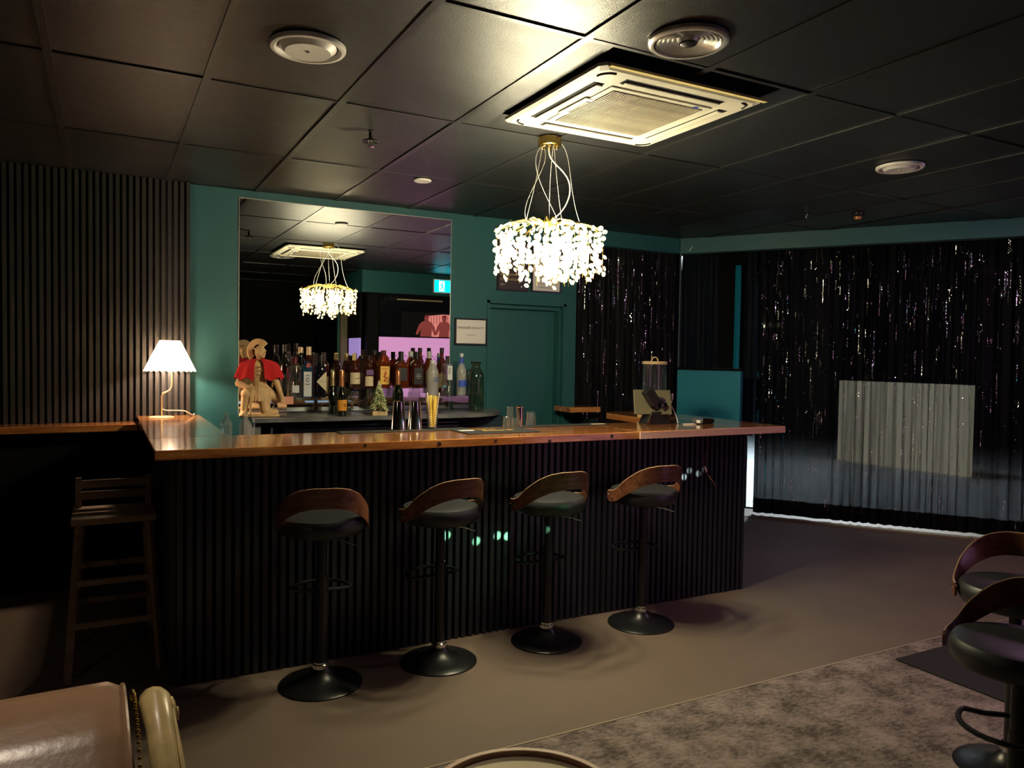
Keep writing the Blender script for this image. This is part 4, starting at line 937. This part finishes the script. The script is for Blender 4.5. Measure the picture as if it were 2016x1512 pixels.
bottle(631.5, 700, 5.60, R1, 22, 'blackglass', 'darkcap', 'squat black bottle with white diamond label on the left riser', .66, .02, .14, extra=hend)
bottle(638, 694, 5.76, R1, 20, 'brown', 'darkcap', 'amber bottle with brown cap and tan label at the riser right end', .70, .018, .18, lab='tanlabel', labz=(.05, .45))
bottle(621.5, 696, 5.84, R1, 15, 'glass', 'darkcap', 'half-hidden clear bottle with dark cap at the back of the left riser', .66, .017, .16)
# small sparkling wines on the shelf
def foil(mat):
    def f_(t, r, h_): MB().lathe([(.0185, h_ * .66), (.0165, h_ * .80), (.018, h_ * .97), (.014, h_ * 1.01), (1e-6, h_ * 1.015)], 16).build('foil', mat, t, True)
    return f_
bottle(655, 731, 5.70, 1.15, 17, 'darkgreen', 'goldfoil', 'small dark sparkling wine bottle with gold foil', .42, .014, .1, extra=foil('goldfoil'))
bottle(673, 730, 5.50, 1.15, 20, 'darkgreen', 'copperfoil', 'small sparkling wine bottle with orange foil and orange label', .46, .014, .1, lab='orangelabel', labz=(.12, .36), writing=['Reserve', 'Brut'], wsize=.011, extra=foil('copperfoil'))
bottle(784, 730, 5.50, 1.15, 21, 'darkgreen', 'copperfoil', 'tall dark sparkling wine bottle with copper foil behind the shakers', .50, .015, .1, extra=foil('copperfoil'))
# second riser
def gneck(t, r, h_): MB().lathe([(.0178, h_ * .68), (.0172, h_ + .001), (1e-6, h_ + .002)], 16).build('neck_sleeve', 'goldfoil', t, True)
bottle(682, 696, 5.80, R2, 17, 'brown', 'goldfoil', 'dark cognac bottle with gold neck and dim label, left of its twin', .55, .015, .1, lab='tanlabel', labz=(.15, .42), extra=gneck)
bottle(698, 696, 5.68, R2, 22, 'brown', 'goldfoil', 'dark cognac bottle with gold neck and cream label', .56, .015, .1, lab='creamlabel', labz=(.12, .45), writing=['Hennessy'], wsize=.014, extra=gneck)
bottle(712, 700, 5.82, R2, 18, 'glass', 'darkcap', 'clear bottle with wide dark cap beside the purple-label bottle', .60, .017, .12)
def purp(t, r, h_): MB().box((-r * .8, -r - .002, h_ * .40), (r * .8, -r + .004, h_ * .56)).build('band_label', 'purplelabel', t)
bottle(726, 700, 5.70, R2, 18, 'brown', 'darkcap', 'dark bottle with cream and purple labels behind the frosted tree', .66, .017, .12, lab='creamlabel', labz=(.06, .36), extra=purp)
bottle(737, 690, 5.82, R2, 24, 'amber', 'darkcap', 'round-shouldered amber bottle behind the fiery yellow label', .66, .018, .14)
def fire(t, r, h_):
    fy = -r * .8 - .004
    for i, (a_, b_) in enumerate([((-.010, .30), (.012, .40)), ((.012, .40), (-.010, .36)), ((-.010, .30), (.014, .27)), ((.014, .27), (-.006, .20)), ((-.006, .20), (.010, .17)), ((0, .40), (.004, .46))]):
        MB().tube([(a_[0], fy, h_ * a_[1]), (b_[0], fy, h_ * b_[1])], .004, 5).build('red_mark', 'redprint', t)
    text('FIREBALL', .013, 'redprint', t, Matrix.Translation((0, fy, h_ * .515)) @ FACE_CAM)
bottle(755, 690, 5.68, R2, 25, 'amber', 'redcap', 'amber whisky bottle with yellow label and red fiery mark', .70, .018, .12, True, lab='yellowlabel', labz=(.10, .58), extra=fire)
# third riser
bottle(790, 693, 5.68, R3, 25, 'amber', 'blacklabel', 'square whisky bottle with long black cap, left on the third riser', .62, .016, .24, True, lab='blacklabel', labz=(.2, .56))
bottle(809, 692, 5.82, R3, 22, 'amber', 'greycap', 'amber bottle with pale grey cap behind the black-label whiskies', .62, .017, .16)
bottle(821, 693, 5.66, R3, 24, 'brown', 'blacklabel', 'square whisky bottle with black label and white lettering', .64, .016, .20, True, lab='blacklabel', labz=(.10, .56), writing=["JACK", "DANIEL'S", 'No.7'], wm='silverlabel', wsize=.013)
bottle(827, 685, 5.86, R3, 16, 'brown', 'darkcap', 'tall dark red bottle with black cap behind the square whisky', .60, .015, .10)
bottle(845, 692, 5.78, R3, 19, 'amber', 'greycap', 'amber bottle with white cap behind the blue-lettered vodka', .62, .017, .18, lab='tanlabel')
def absol(t, r, h_):
    text('ABSOLUT', .018, 'bluelabel', t, Matrix.Rotation(.4, 4, 'Z') @ Matrix.Translation((0, -r - .003, h_ * .57)) @ FACE_CAM)
    text('VODKA', .018, 'bluelabel', t, Matrix.Rotation(.4, 4, 'Z') @ Matrix.Translation((0, -r - .003, h_ * .50)) @ FACE_CAM)
bottle(852, 709, 5.54, 1.24, 23, 'frost', 'silverlabel', 'frosted clear vodka bottle with blue lettering behind the straws', .72, .017, .08, extra=absol)
bk_ = MB().box((-.07, -.05, 0), (.07, .05, .09)).build('acrylic_block', 'acrylic', None, loc=(xat(852, 5.54), 5.54, 1.15)); tag(bk_, 'small clear acrylic block under the blue-lettered vodka', 'display riser')
bottle(870, 685, 5.80, R4, 20, 'brown', 'darkcap', 'tall dark red bottle with black cap at the right of the mirror', .62, .015, .10, lab='tanlabel', labz=(.15, .45))
def fris(t, r, h_):
    text('FRIS', .026, 'ink', t, Matrix.Translation((.004, -r * .8 - .005, h_ * .62)) @ Matrix.Rotation(-PI / 2, 4, 'Y') @ FACE_CAM)
bottle(881, 701, 5.62, R4, 22, 'glass', 'darkcap', 'square clear bottle with vertical black letters and dark cap', .78, .014, .16, True, extra=lambda t, r, h_: (MB().box((-r * .28, -r * .8 - .003, h_ * .40), (r * .62, -r * .8, h_ * .76)).build('label', 'silverlabel', t), fris(t, r, h_)))
def goose(t, r, h_):
    MB().lathe([(.0175, h_ * .70), (.0165, h_ * .9)], 14).build('neck_label', 'bluelabel', t)
    for k, (a_, b_) in enumerate([((-.012, .50), (0, .46)), ((0, .46), (.012, .51)), ((0, .46), (.004, .43))]): MB().tube([(a_[0], -r - .002, h_ * a_[1]), (b_[0], -r - .002, h_ * b_[1])], .0022, 4).build('bird_mark', 'paper', t)
bottle(909, 696, 5.70, R4, 19, 'frost', 'silverlabel', 'slim frosted bottle with blue neck and blue-grey label', .58, .014, .06, lab='bluelabel', labz=(.20, .36), extra=goose)
# jar
jp = atY(937, 712, 5.68)
jar = thing('glass_jar', 'large green glass demijohn jar at the right end of the back shelf', 'jar', (jp.x, 5.68, 1.15)); hj = jp.z - 1.15
MB().lathe([(.055, 0), (.068, .008), (.073, .03), (.073, hj * .66), (.069, hj * .74), (.058, hj * .81), (.043, hj * .86), (.038, hj * .89), (.038, hj * .96), (.043, hj * .98), (.041, hj)], 32, cap=False).build('glass_body', 'greenglass', jar, True)
MB().lathe([(.045, hj * .965), (.045, hj), (.039, hj), (.039, hj * .965)], 28).build('rim', 'greenglass', jar, True)
# statue --------------------------------------------------------------
sp_ = atY(514, 812, 5.63)
stt = thing('soldier_statue', 'clay statue of a kneeling crested soldier in a red cape', 'statue', (sp_.x - .02, 5.62, 1.15), math.radians(-8))
def capsule(mb, a, b_, r1, r2, n=10):
    a, b_ = Vector(a), Vector(b_); K = 4; pts = []; rs = []
    d_ = (b_ - a).normalized()
    for k in range(K): an = PI / 2 * k / K; pts.append(a - d_ * r1 * math.cos(an)); rs.append(max(.0005, r1 * math.sin(an)))
    for k in range(6): t_ = k / 5; pts.append(a.lerp(b_, t_)); rs.append(r1 + (r2 - r1) * t_)
    for k in range(1, K + 1): an = PI / 2 * k / K; pts.append(b_ + d_ * r2 * math.sin(an)); rs.append(max(.0005, r2 * math.cos(an)))
    mb.tube(pts, rs, n)
sb = MB()
sb.box((-.13, -.10, 0), (.14, .07, .022), bev=.008)
capsule(sb, (0, 0, .20), (0, 0, .33), .052, .070, 14); capsule(sb, (-.075, 0, .345), (.075, 0, .345), .036, .036); capsule(sb, (0, 0, .36), (.004, -.003, .41), .026, .022)
sb.sphere((.008, -.010, .458), .039, 18, 14, (.95, 1.08, 1.18)); HD = Vector((.008, -.010, .450)); FD = Vector((.72, -.69, 0)); SD = Vector((.69, .72, 0))
capsule(sb, HD + FD * .036 + Vector((0, 0, .012)), HD + FD * .046 + Vector((0, 0, -.004)), .006, .0085, 8)
sb.sphere(tuple(HD + FD * .030 + Vector((0, 0, -.026))), .013, 10, 7); capsule(sb, HD + FD * .040 - SD * .008 + Vector((0, 0, -.017)), HD + FD * .040 + SD * .008 + Vector((0, 0, -.017)), .004, .004, 6)
for q_ in (-1, 1):
    sb.sphere(tuple(HD + FD * .036 + SD * .014 * q_ + Vector((0, 0, .012))), .0055, 8, 6); capsule(sb, HD + FD * .036 + SD * .006 * q_ + Vector((0, 0, .022)), HD + FD * .030 + SD * .024 * q_ + Vector((0, 0, .022)), .0045, .004, 6)
    sb.sphere(tuple(HD + SD * .040 * q_ + FD * .002), .010, 8, 6, (.8, .8, 1.4))
for k in range(16): an = 2 * PI * k / 16; sb.sphere((.008 + .040 * math.cos(an), -.010 + .043 * math.sin(an), .474 - .010 * (math.cos(an) * .72 - math.sin(an) * .69)), .006, 6, 4)
for k in range(22):       # crest arc
    an = math.radians(42 + 178 * k / 21); r_ = .066
    p = Vector((.010 - .012 * math.cos(an) * 0, -.005, .462)) + Vector((math.cos(an) * .050 - .012, -math.cos(an) * .02 + .008, math.sin(an) * .062))
    capsule(sb, p - Vector((math.cos(an), 0, math.sin(an))) * .006, p + Vector((math.cos(an), -.2 * math.cos(an), math.sin(an))) * .020, .009, .010, 6)
capsule(sb, (-.085, 0, .34), (-.135, -.03, .235), .027, .024); capsule(sb, (-.135, -.03, .235), (-.07, -.085, .205), .024, .018); capsule(sb, (-.07, -.085, .205), (-.055, -.09, .20), .020, .018)
for k in range(4): capsule(sb, (-.072, -.098, .222 - .013 * k), (-.045, -.104, .220 - .013 * k), .0075, .007, 6)
capsule(sb, (-.058, -.088, .222), (-.05, -.102, .232), .008, .007, 6)
capsule(sb, (.085, 0, .34), (.125, -.02, .23), .027, .023); capsule(sb, (.125, -.02, .23), (.155, -.05, .14), .022, .016); capsule(sb, (.155, -.05, .14), (.160, -.06, .115), .017, .012)
for k in range(4): capsule(sb, (.150 + .006 * k, -.066, .118), (.150 + .007 * k, -.072, .098), .0055, .005, 6)
capsule(sb, (-.03, 0, .17), (-.085, -.08, .165), .046, .036); capsule(sb, (-.085, -.08, .165), (-.10, -.065, .03), .033, .024); capsule(sb, (-.10, -.065, .03), (-.105, -.11, .02), .022, .016)
capsule(sb, (.03, 0, .18), (.045, -.055, .05), .050, .036); capsule(sb, (.045, -.05, .04), (.12, .03, .03), .032, .020); capsule(sb, (.035, .0, .19), (.12, .0, .13), .045, .028)
for k in range(9): x_ = -.065 + .016 * k; capsule(sb, (x_, -.055 + .02 * abs(k - 4) / 4, .20), (x_ * 1.25, -.075 + .03 * abs(k - 4) / 4, .115), .011, .010, 6)
sb.box((-.063, -.108, .015), (-.047, -.098, .21)); sb.box((-.085, -.110, .205), (-.025, -.096, .213))
so = sb.build('t', 'statue', None)
rm = so.modifiers.new('r', 'REMESH'); rm.mode = 'VOXEL'; rm.voxel_size = .0042; rm.use_smooth_shade = True
sm_ = so.modifiers.new('s', 'SMOOTH'); sm_.iterations = 2; sm_.factor = .5
me = bpy.data.meshes.new_from_object(so.evaluated_get(bpy.context.evaluated_depsgraph_get())); bpy.data.objects.remove(so)
me.name = 'body'; bo = bpy.data.objects.new('body', me); COL.objects.link(bo); bo.parent = stt
def cape(u, v):
    a = math.radians(-167 + 334 * u); fold = math.sin(a * 9) * .008 * v; side = abs(math.sin(a))
    rx, ry, z = interp([(0, .034, .036, .410), (.15, .078, .056, .399), (.35, .122, .072, .380), (.55, .140, .082, .348), (.8, .154, .090, .305), (1, .166, .096, .272)], v)
    return ((rx + fold) * math.sin(a), (ry + fold) * math.cos(a) - .004, z - .012 * (1 - side) * v + .010 * math.sin(a * 9) * v)
MB().grid(cape, 90, 12).build('cape', 'red', stt, True, fix=False)
for i, z in enumerate((.355, .33, .30)):
    MB().tube([(-.022, -.078 - .012 * i, z), (0, -.084 - .012 * i, z - .006), (.024, -.078 - .012 * i, z)], .0022, 5).build('chain', 'gold', stt)
# menu card, clear box
mc = atY(575, 781, 5.52)
tag(MB().box((-.035, -.002, -.028), (.035, .002, .028), bev=.001).build('drink_card', 'pinkpaper', None, loc=(mc.x - .02, 5.545, 1.265)), 'small salmon card clipped to the left acrylic riser', 'card')
# small tree
tp = atY(746, 812, 5.50)
tree = thing('miniature_tree', 'small frosted fir tree ornament on a wooden block', 'ornament', (tp.x, 5.50, 1.15))
MB().box((-.058, -.028, 0), (.058, .028, .03), bev=.002).build('block_base', 'bamboo', tree); MB().tube([(0, 0, .03), (0, 0, .07)], .008).build('trunk', 'oldwood', tree)
tf = MB(); tg = MB(); rnd = random.Random(3)
for k in range(230):
    z = rnd.random() ** 1.25; r = .075 * (1 - z) + .004; a = rnd.uniform(0, 2 * PI); b_ = Vector((0, 0, .055 + .20 * z)); e_ = b_ + Vector((r * math.cos(a), r * math.sin(a), -.02 * (1 - z) - .004))
    (tf if k % 2 else tg).tube([b_, b_.lerp(e_, .6) + Vector((0, 0, .008)), e_], [.004, .006, .0015], 4)
tf.build('needles', 'plantgreen', tree)['kind'] = 'stuff'; tg.build('frosted_tips', 'plantgold', tree)['kind'] = 'stuff'

# ================================================================== ON THE BAR TOP
ZB = 1.15
def onbar(px, py):
    v = ray(px, py); t = (ZB - H) / v.z; return Vector((v.x * t, v.y * t, ZB))
# flasks
for (x, y, lab, s_) in [(.66, 4.22, 'nearer small clear apothecary bottle at the inner corner of the bar top', 1.08), (.585, 4.38, 'farther small clear apothecary bottle at the inner corner of the bar top', 1.0)]:
    t = thing('water_bottle', lab, 'bottle', (x, y, ZB), .3, 'small clear bottles at the bar corner')
    MB().lathe([(.030 * s_, 0), (.031 * s_, .005), (.031 * s_, .062 * s_), (.027 * s_, .075 * s_), (.011 * s_, .095 * s_), (.011 * s_, .115 * s_), (.013 * s_, .117 * s_), (.013 * s_, .124 * s_)], 8, cap=False).build('glass_body', glass('flask glass', (.97, .98, .98), .86, .03, (.42, .46, .46)) if 'flask glass' not in bpy.data.materials else bpy.data.materials['flask glass'], t)
    MB().lathe([(.029 * s_, .001), (1e-6, .004)], 8).build('glass_base', 'glass', t)
# mats
def bmat(x0, x1, y0, y1, label, z=ZB, h_=.006):
    t = thing('bar_mat', label, 'bar mat', ((x0 + x1) / 2, (y0 + y1) / 2, z)); hx, hy = (x1 - x0) / 2, (y1 - y0) / 2
    MB().box((-hx, -hy, 0), (hx, hy, h_), bev=.002).build('rubber_sheet', 'mat', t)
    return t
t = bmat(1.18, 1.97, 4.24, 4.345, 'long black rubber bar mat under the steel shakers')
t2 = bmat(1.845, 2.32, 3.965, 4.225, 'black rubber bar mat with yellow lettering in the middle')
text('Bacardi', .07, 'yellowlabel', t2, Matrix.Translation((.02, .01, .0068)), 'lettering'); text('premium', .045, 'yellowlabel', t2, Matrix.Translation((-.05, .075, .0068)), 'lettering')
MB().box((-.22, .02, .006), (-.13, .075, .0072)).build('printed_patch', 'silverlabel', t2)
t3 = bmat(2.335, 3.02, 4.24, 4.345, 'long black bar mat behind the tumblers with cream end label')
MB().box((.22, -.04, .006), (.33, .0, .0072)).build('printed_patch', 'creamlabel', t3)
# shakers
for (px, lab) in [(785, 'left tall polished steel cocktail shaker tin upside down'), (817, 'right tall polished steel cocktail shaker tin upside down')]:
    x = xat(px, 4.30); t = thing('cocktail_shaker', lab, 'shaker', (x, 4.295, ZB + .006), 0, 'steel shakers on the bar mat')
    MB().lathe([(.045, 0), (.046, .003), (.044, .006), (.034, .155), (.033, .168), (.028, .172), (1e-6, .172)], 32).build('tin', 'steel', t, True)
    MB().lathe([(.0465, 0), (.0465, .004), (.044, .006)], 32).build('rolled_rim', 'chrome', t, True)
# straw glass
x = xat(853, 4.30); t = thing('straw_glass', 'tall flared glass filled with yellow straws beside the shakers', 'glass', (x, 4.31, ZB + .006))
MB().lathe([(.028, 0), (.029, .004), (.031, .03), (.040, .17), (.043, .212)], 28, cap=False).build('glass_body', 'glass', t, True); MB().lathe([(.028, .0), (.027, .012), (1e-6, .012)], 24).build('glass_base', 'glass', t, True)
rnd = random.Random(9)
for k in range(26):
    a = rnd.uniform(0, 2 * PI); r0 = rnd.uniform(0, .02); r1 = rnd.uniform(.015, .036); b0 = a + rnd.uniform(-.8, .8)
    o = MB().tube([(r0 * math.cos(b0), r0 * math.sin(b0), .014), (r1 * math.cos(a), r1 * math.sin(a), rnd.uniform(.18, .205))], .0030, 6).build('straw', 'straw', t, True)
for a in (-.35, 3.3):
    p0_, p1_ = Vector((.012 * math.cos(a), .01 * math.sin(a) - .01, .014)), Vector((.040 * math.cos(a), .02 * math.sin(a) - .01, .22))
    o = MB().tube([p0_, p1_], .0033, 6).build('straw', 'strawwhite', t, True, label='white straw with dark spiral stripes')
    rg_ = MB()
    for k in range(14): c = p0_.lerp(p1_, (k + .5) / 14); rg_.tube([c, c.lerp(p1_, .035)], .0036, 6)
    rg_.build('stripe', 'ink', o)['kind'] = 'stuff'
# tumblers and jigger
def tumbler(x, y, r, h_, lab, z=ZB + .006, up=True):
    t = thing('drinking_glass', lab, 'glass', (x, y, z), 0, 'upturned glasses on the bar')
    MB().lathe([(r, 0), (r * .99, .003), (r * .82, h_ - .012), (r * .80, h_ - .004), (r * .70, h_), (1e-6, h_)], 20, cap=False).build('glass_body', 'glass', t)
    MB().lathe([(r * .97, .003), (r * .79, h_ - .012), (1e-6, h_ - .014)], 20, cap=False).build('inner_wall', 'glass', t)
    return t
tumbler(xat(998, 4.26), 4.26, .026, .068, 'small shot glass at the left of the glass cluster')
tumbler(xat(1006, 4.32), 4.325, .025, .125, 'tall narrow glass behind the shot glass')
tumbler(xat(1013.5, 4.23), 4.225, .024, .06, 'small shot glass in front of the steel jigger tin')
jg = thing('steel_tin', 'short polished steel tin between the glasses', 'shaker', (xat(1024, 4.30), 4.30, ZB + .006))
MB().lathe([(.024, 0), (.0245, .12), (.029, .125), (.029, .130), (.025, .131), (1e-6, .128)], 28).build('tin', 'steel', jg, True)
a_ = tumbler(xat(1046, 4.30), 4.30, .037, .082, 'lower of two stacked upturned tumblers')
tumbler(xat(1046, 4.30), 4.30, .034, .088, 'upper of two stacked upturned tumblers', ZB + .010)
# tablet register
tb_ = thing('tablet_register', 'black tablet register on a stand seen from behind, right on the bar', 'register', (3.41, 4.19, ZB), 0); tb_.scale = (1.15, 1.1, 1.15)
MB().prism([(-.085, 0), (.085, 0), (.055, .075), (-.045, .075)], -.01, .10, 'y').build('stand_foot', 'black', tb_)
MB().prism([(-.11, 0), (-.085, 0), (-.055, .065), (-.065, .065)], -.012, -.004, 'y').build('foot_highlight_trim', 'steel', tb_)
rotm = Matrix.Translation((-.02, .05, .13)) @ Matrix.Rotation(math.radians(-28), 4, 'Z') @ Matrix.Rotation(math.radians(-28), 4, 'X')
MB().box((-.115, -.006, -.082), (.115, .006, .082), rotm, bev=.003).build('tablet', P('dull olive tablet back', (.10, .085, .05), .35), tb_)
MB().box((-.117, -.0075, -.084), (.117, -.0062, .084), rotm).build('tablet_bezel', 'black', tb_) if False else None
MB().lathe([(.042, -.03), (.046, -.02), (.046, .0), (.03, .006)], 28, mt=Matrix.Translation((.015, .01, .115)) @ Matrix.Rotation(PI / 2, 4, 'X')).build('hinge_hub', 'black', tb_, True)
MB().lathe([(.022, -.006), (.022, .006), (.018, .008)], 20, mt=Matrix.Translation((.015, -.02, .115)) @ Matrix.Rotation(PI / 2, 4, 'X')).build('hub_cap', 'blackglass', tb_, True)
MB().box((-.032, -.02, -.05), (.032, .03, .055), Matrix.Translation((-.065, .0, .165)) @ Matrix.Rotation(math.radians(-38), 4, 'Y'), bev=.006).build('card_reader_arm', 'black', tb_)
MB().tube([(.09, .04, .11), (.115, .03, .105), (.128, .01, .06), (.13, -.01, .02), (.128, -.02, .0042)], .0035, 6).build('cable', 'whitecord', tb_, True)
# payment terminal
pt = thing('payment_terminal', 'small black card terminal with blue screen near the bar corner', 'card reader', (3.745, 4.12, ZB), math.radians(22))
MB().prism([(-.095, .012), (-.09, .0), (.06, .0), (.09, .006), (.095, .028), (-.05, .044), (-.085, .040)], -.04, .04, 'x' if False else 'y').build('casing', 'black', pt)
MB().add([(-.075, -.030, .0425), (-.01, -.030, .0405), (-.01, .030, .0405), (-.075, .030, .0425)], [(0, 1, 2, 3)]).build('screen', 'screenlit', pt)
for i in range(4):
    for j in range(3): MB().box((.005 + .019 * i, -.028 + .021 * j, .034 - .002 * i), (.018 + .019 * i, -.014 + .021 * j, .0415 - .0025 * i)).build('key', P('grey key', (.06, .06, .07), .5) if 'grey key' not in bpy.data.materials else bpy.data.materials['grey key'], pt)
MB().box((-.099, -.024, .010), (-.094, .004, .030)).build('paper_label', 'paper', pt)
cb_ = thing('cable_loop', 'short loop of white cable beside the card terminal', 'cable', (3.60, 4.10, ZB + .004))
MB().tube([(.05, .01, 0), (0, .0, 0), (-.05, .005, 0), (-.06, -.01, 0), (-.03, -.03, 0), (.03, -.035, .0)], .0035, 6).build('cord', 'whitecord', cb_, True)
# drink dispenser
dp = Vector((3.90, 4.80, ZB))
dsx = xat(1288, 4.80)
ds = thing('drink_dispenser', 'clear drink dispenser with wooden lid on a bamboo stand', 'dispenser', (dsx, 4.80, ZB))
for s in (-1, 1): MB().box((s * .10 - .008, -.07, 0), (s * .10 + .008, .07, .165), bev=.002).build('stand_side', 'bamboo', ds)
MB().box((-.092, -.08, .115), (.092, .08, .128)).build('stand_shelf', 'bamboo', ds); MB().box((-.03, -.085, .128), (.02, -.07, .165)).build('front_block', 'bamboo', ds)
MB().lathe([(.086, .13), (.093, .135), (.093, .40), (.093, .415)], 36, cap=False).build('tank', 'glass', ds, True); MB().lathe([(.08, .131), (1e-6, .133)], 30).build('tank_base', 'glass', ds)
MB().lathe([(.099, .412), (.099, .430), (.090, .435), (1e-6, .435)], 36).build('lid', 'bamboo', ds, True)
MB().tube([(.032 * math.cos(a), 0,   .433 + .034 * math.sin(a)) for a in [PI * k / 10 for k in range(11)]], .006, 6).build('lid_handle', 'bamboo', ds, True)
MB().tube([(.055, -.07, .165), (.085, -.105, .165)], .006, 8).build('tap_pipe', 'chrome', ds, True); MB().tube([(.092, -.112, .135), (.092, -.112, .185)], [.009, .011], 10).build('tap', 'chrome', ds, True)
MB().lathe([(.012, 0), (.012, .008), (.006, .012)], 12, mt=Matrix.Translation((.05, -.082, .165)) @ Matrix.Rotation(PI / 2, 4, 'X')).build('tap_washer', 'greycap', ds, True)
sb_ = thing('sloped_menu_board', 'gold-brown tilted board leaning in front of the dispenser stand', 'board', (xat(1300, 4.62), 4.62, ZB)); sb_.name = 'tilted_board'
MB().prism([(-.10, .128), (.12, .132), (.045, .0), (-.09, .0)], -.004, .004, 'y').build('board', P('brass-coloured board', (.45, .34, .15), .5), sb_)
# hanging wire
wq = thing('hanging_wire', 'thin red and dark wire hanging from the bar top with a shiny connector', 'wire', (0, 0, 0))
pts = [atY(px, py, 3.893) for px, py in [(1394, 866), (1396, 880), (1390, 893), (1385, 906), (1387, 918), (1392, 930), (1396, 938)]]
MB().tube(pts, .0022, 5).build('red_wire', P('dull red wire', (.30, .05, .05), .5), wq, True)
MB().tube([atY(1396, 936, 3.893), atY(1400, 945, 3.888)], .006, 8).build('connector', 'gold', wq, True)
MB().tube([atY(1401, 944, 3.89), atY(1405, 950, 3.888), atY(1409, 957, 3.889)], .003, 5).build('wire_tail', P('pink wire', (.45, .16, .12), .5), wq, True)

# ================================================================== ENTRANCE FITTINGS SEEN IN THE MIRROR
ex = thing('exit_sign', 'lit green running-figure exit sign, seen in the mirror', 'exit sign', (4.475, 1.335, 2.63))
MB().box((-.185, 0, -.105), (.185, .05, .105), bev=.004).build('housing', 'white', ex)
MB().box((-.178, .05, -.085), (.178, .053, .085)).build('lit_face', 'exitgreen', ex)
MB().box((-.11, .053, -.075), (-.02, .055, .075)).build('door_pictogram', 'exitwhite', ex)
pm = MB(); pm.tube([(-.065, .056, .03), (-.06, .056, -.01)], .010, 6); pm.tube([(-.06, .056, -.01), (-.04, .056, -.03), (-.045, .056, -.06)], .007, 6); pm.tube([(-.06, .056, -.01), (-.08, .056, -.04), (-.10, .056, -.045)], .007, 6)
pm.tube([(-.065, .056, .025), (-.085, .056, .005), (-.095, .056, .015)], .005, 6); pm.tube([(-.065, .056, .025), (-.04, .056, .01)], .005, 6); pm.sphere((-.06, .056, .048), .011, 8, 6); pm.build('running_figure', 'exitgreen', ex)
po = thing('wall_poster', 'lit red poster of two shirtless men before a shell, seen in the mirror', 'poster', (4.36, 1.32, 2.05))
MB().box((-.55, -.004, -.175), (.62, .0, .19)).build('backing', 'black', po)
MB().prism([(-.20, -.17), (.55, -.17), (.55, .15), (.1, .165), (-.12, .14), (-.24, 0)], .0005, .003, 'y').build('shell', 'pinkskin2', po)
for k in range(15):
    a = k * .045 - .14; MB().prism([(a, .15), (a + .008, .15), (a + .012, .02), (a + .004, .02)], .003, .004, 'y').build('shell_rib', 'darkred', po)
def man(cx, s):
    MB().prism([(cx - .10 * s, -.17), (cx - .085 * s, -.06), (cx - .14 * s, -.15), (cx - .17 * s, -.13), (cx - .12 * s, .0), (cx - .07 * s, .05), (cx - .02 * s, .062), (cx + .03 * s, .062), (cx + .08 * s, .04), (cx + .13 * s, -.03), (cx + .15 * s, -.14), (cx + .12 * s, -.15), (cx + .085 * s, -.05), (cx + .08 * s, -.17)], .004, .006, 'y').build('torso', 'pinkskin', po)
    MB().lathe([(.034, 0), (.034, .002)], 16, mt=Matrix.Translation((cx, .007, .10)) @ Matrix.Scale(1.2, 4, (0, 0, 1)) @ FACE_CAM).build('head', 'pinkskin', po)
    MB().prism([(cx - .038, .105), (cx - .03, .145), (cx, .155), (cx + .03, .145), (cx + .038, .105), (cx + .02, .125), (cx - .02, .125)], .008, .009, 'y').build('hair', 'darkred', po)
    MB().prism([(cx - .012, .055), (cx + .012, .055), (cx + .014, .075), (cx - .014, .075)], .006, .008, 'y').build('beard', 'darkred', po)
man(-.16, 1.0); man(.125, .9)
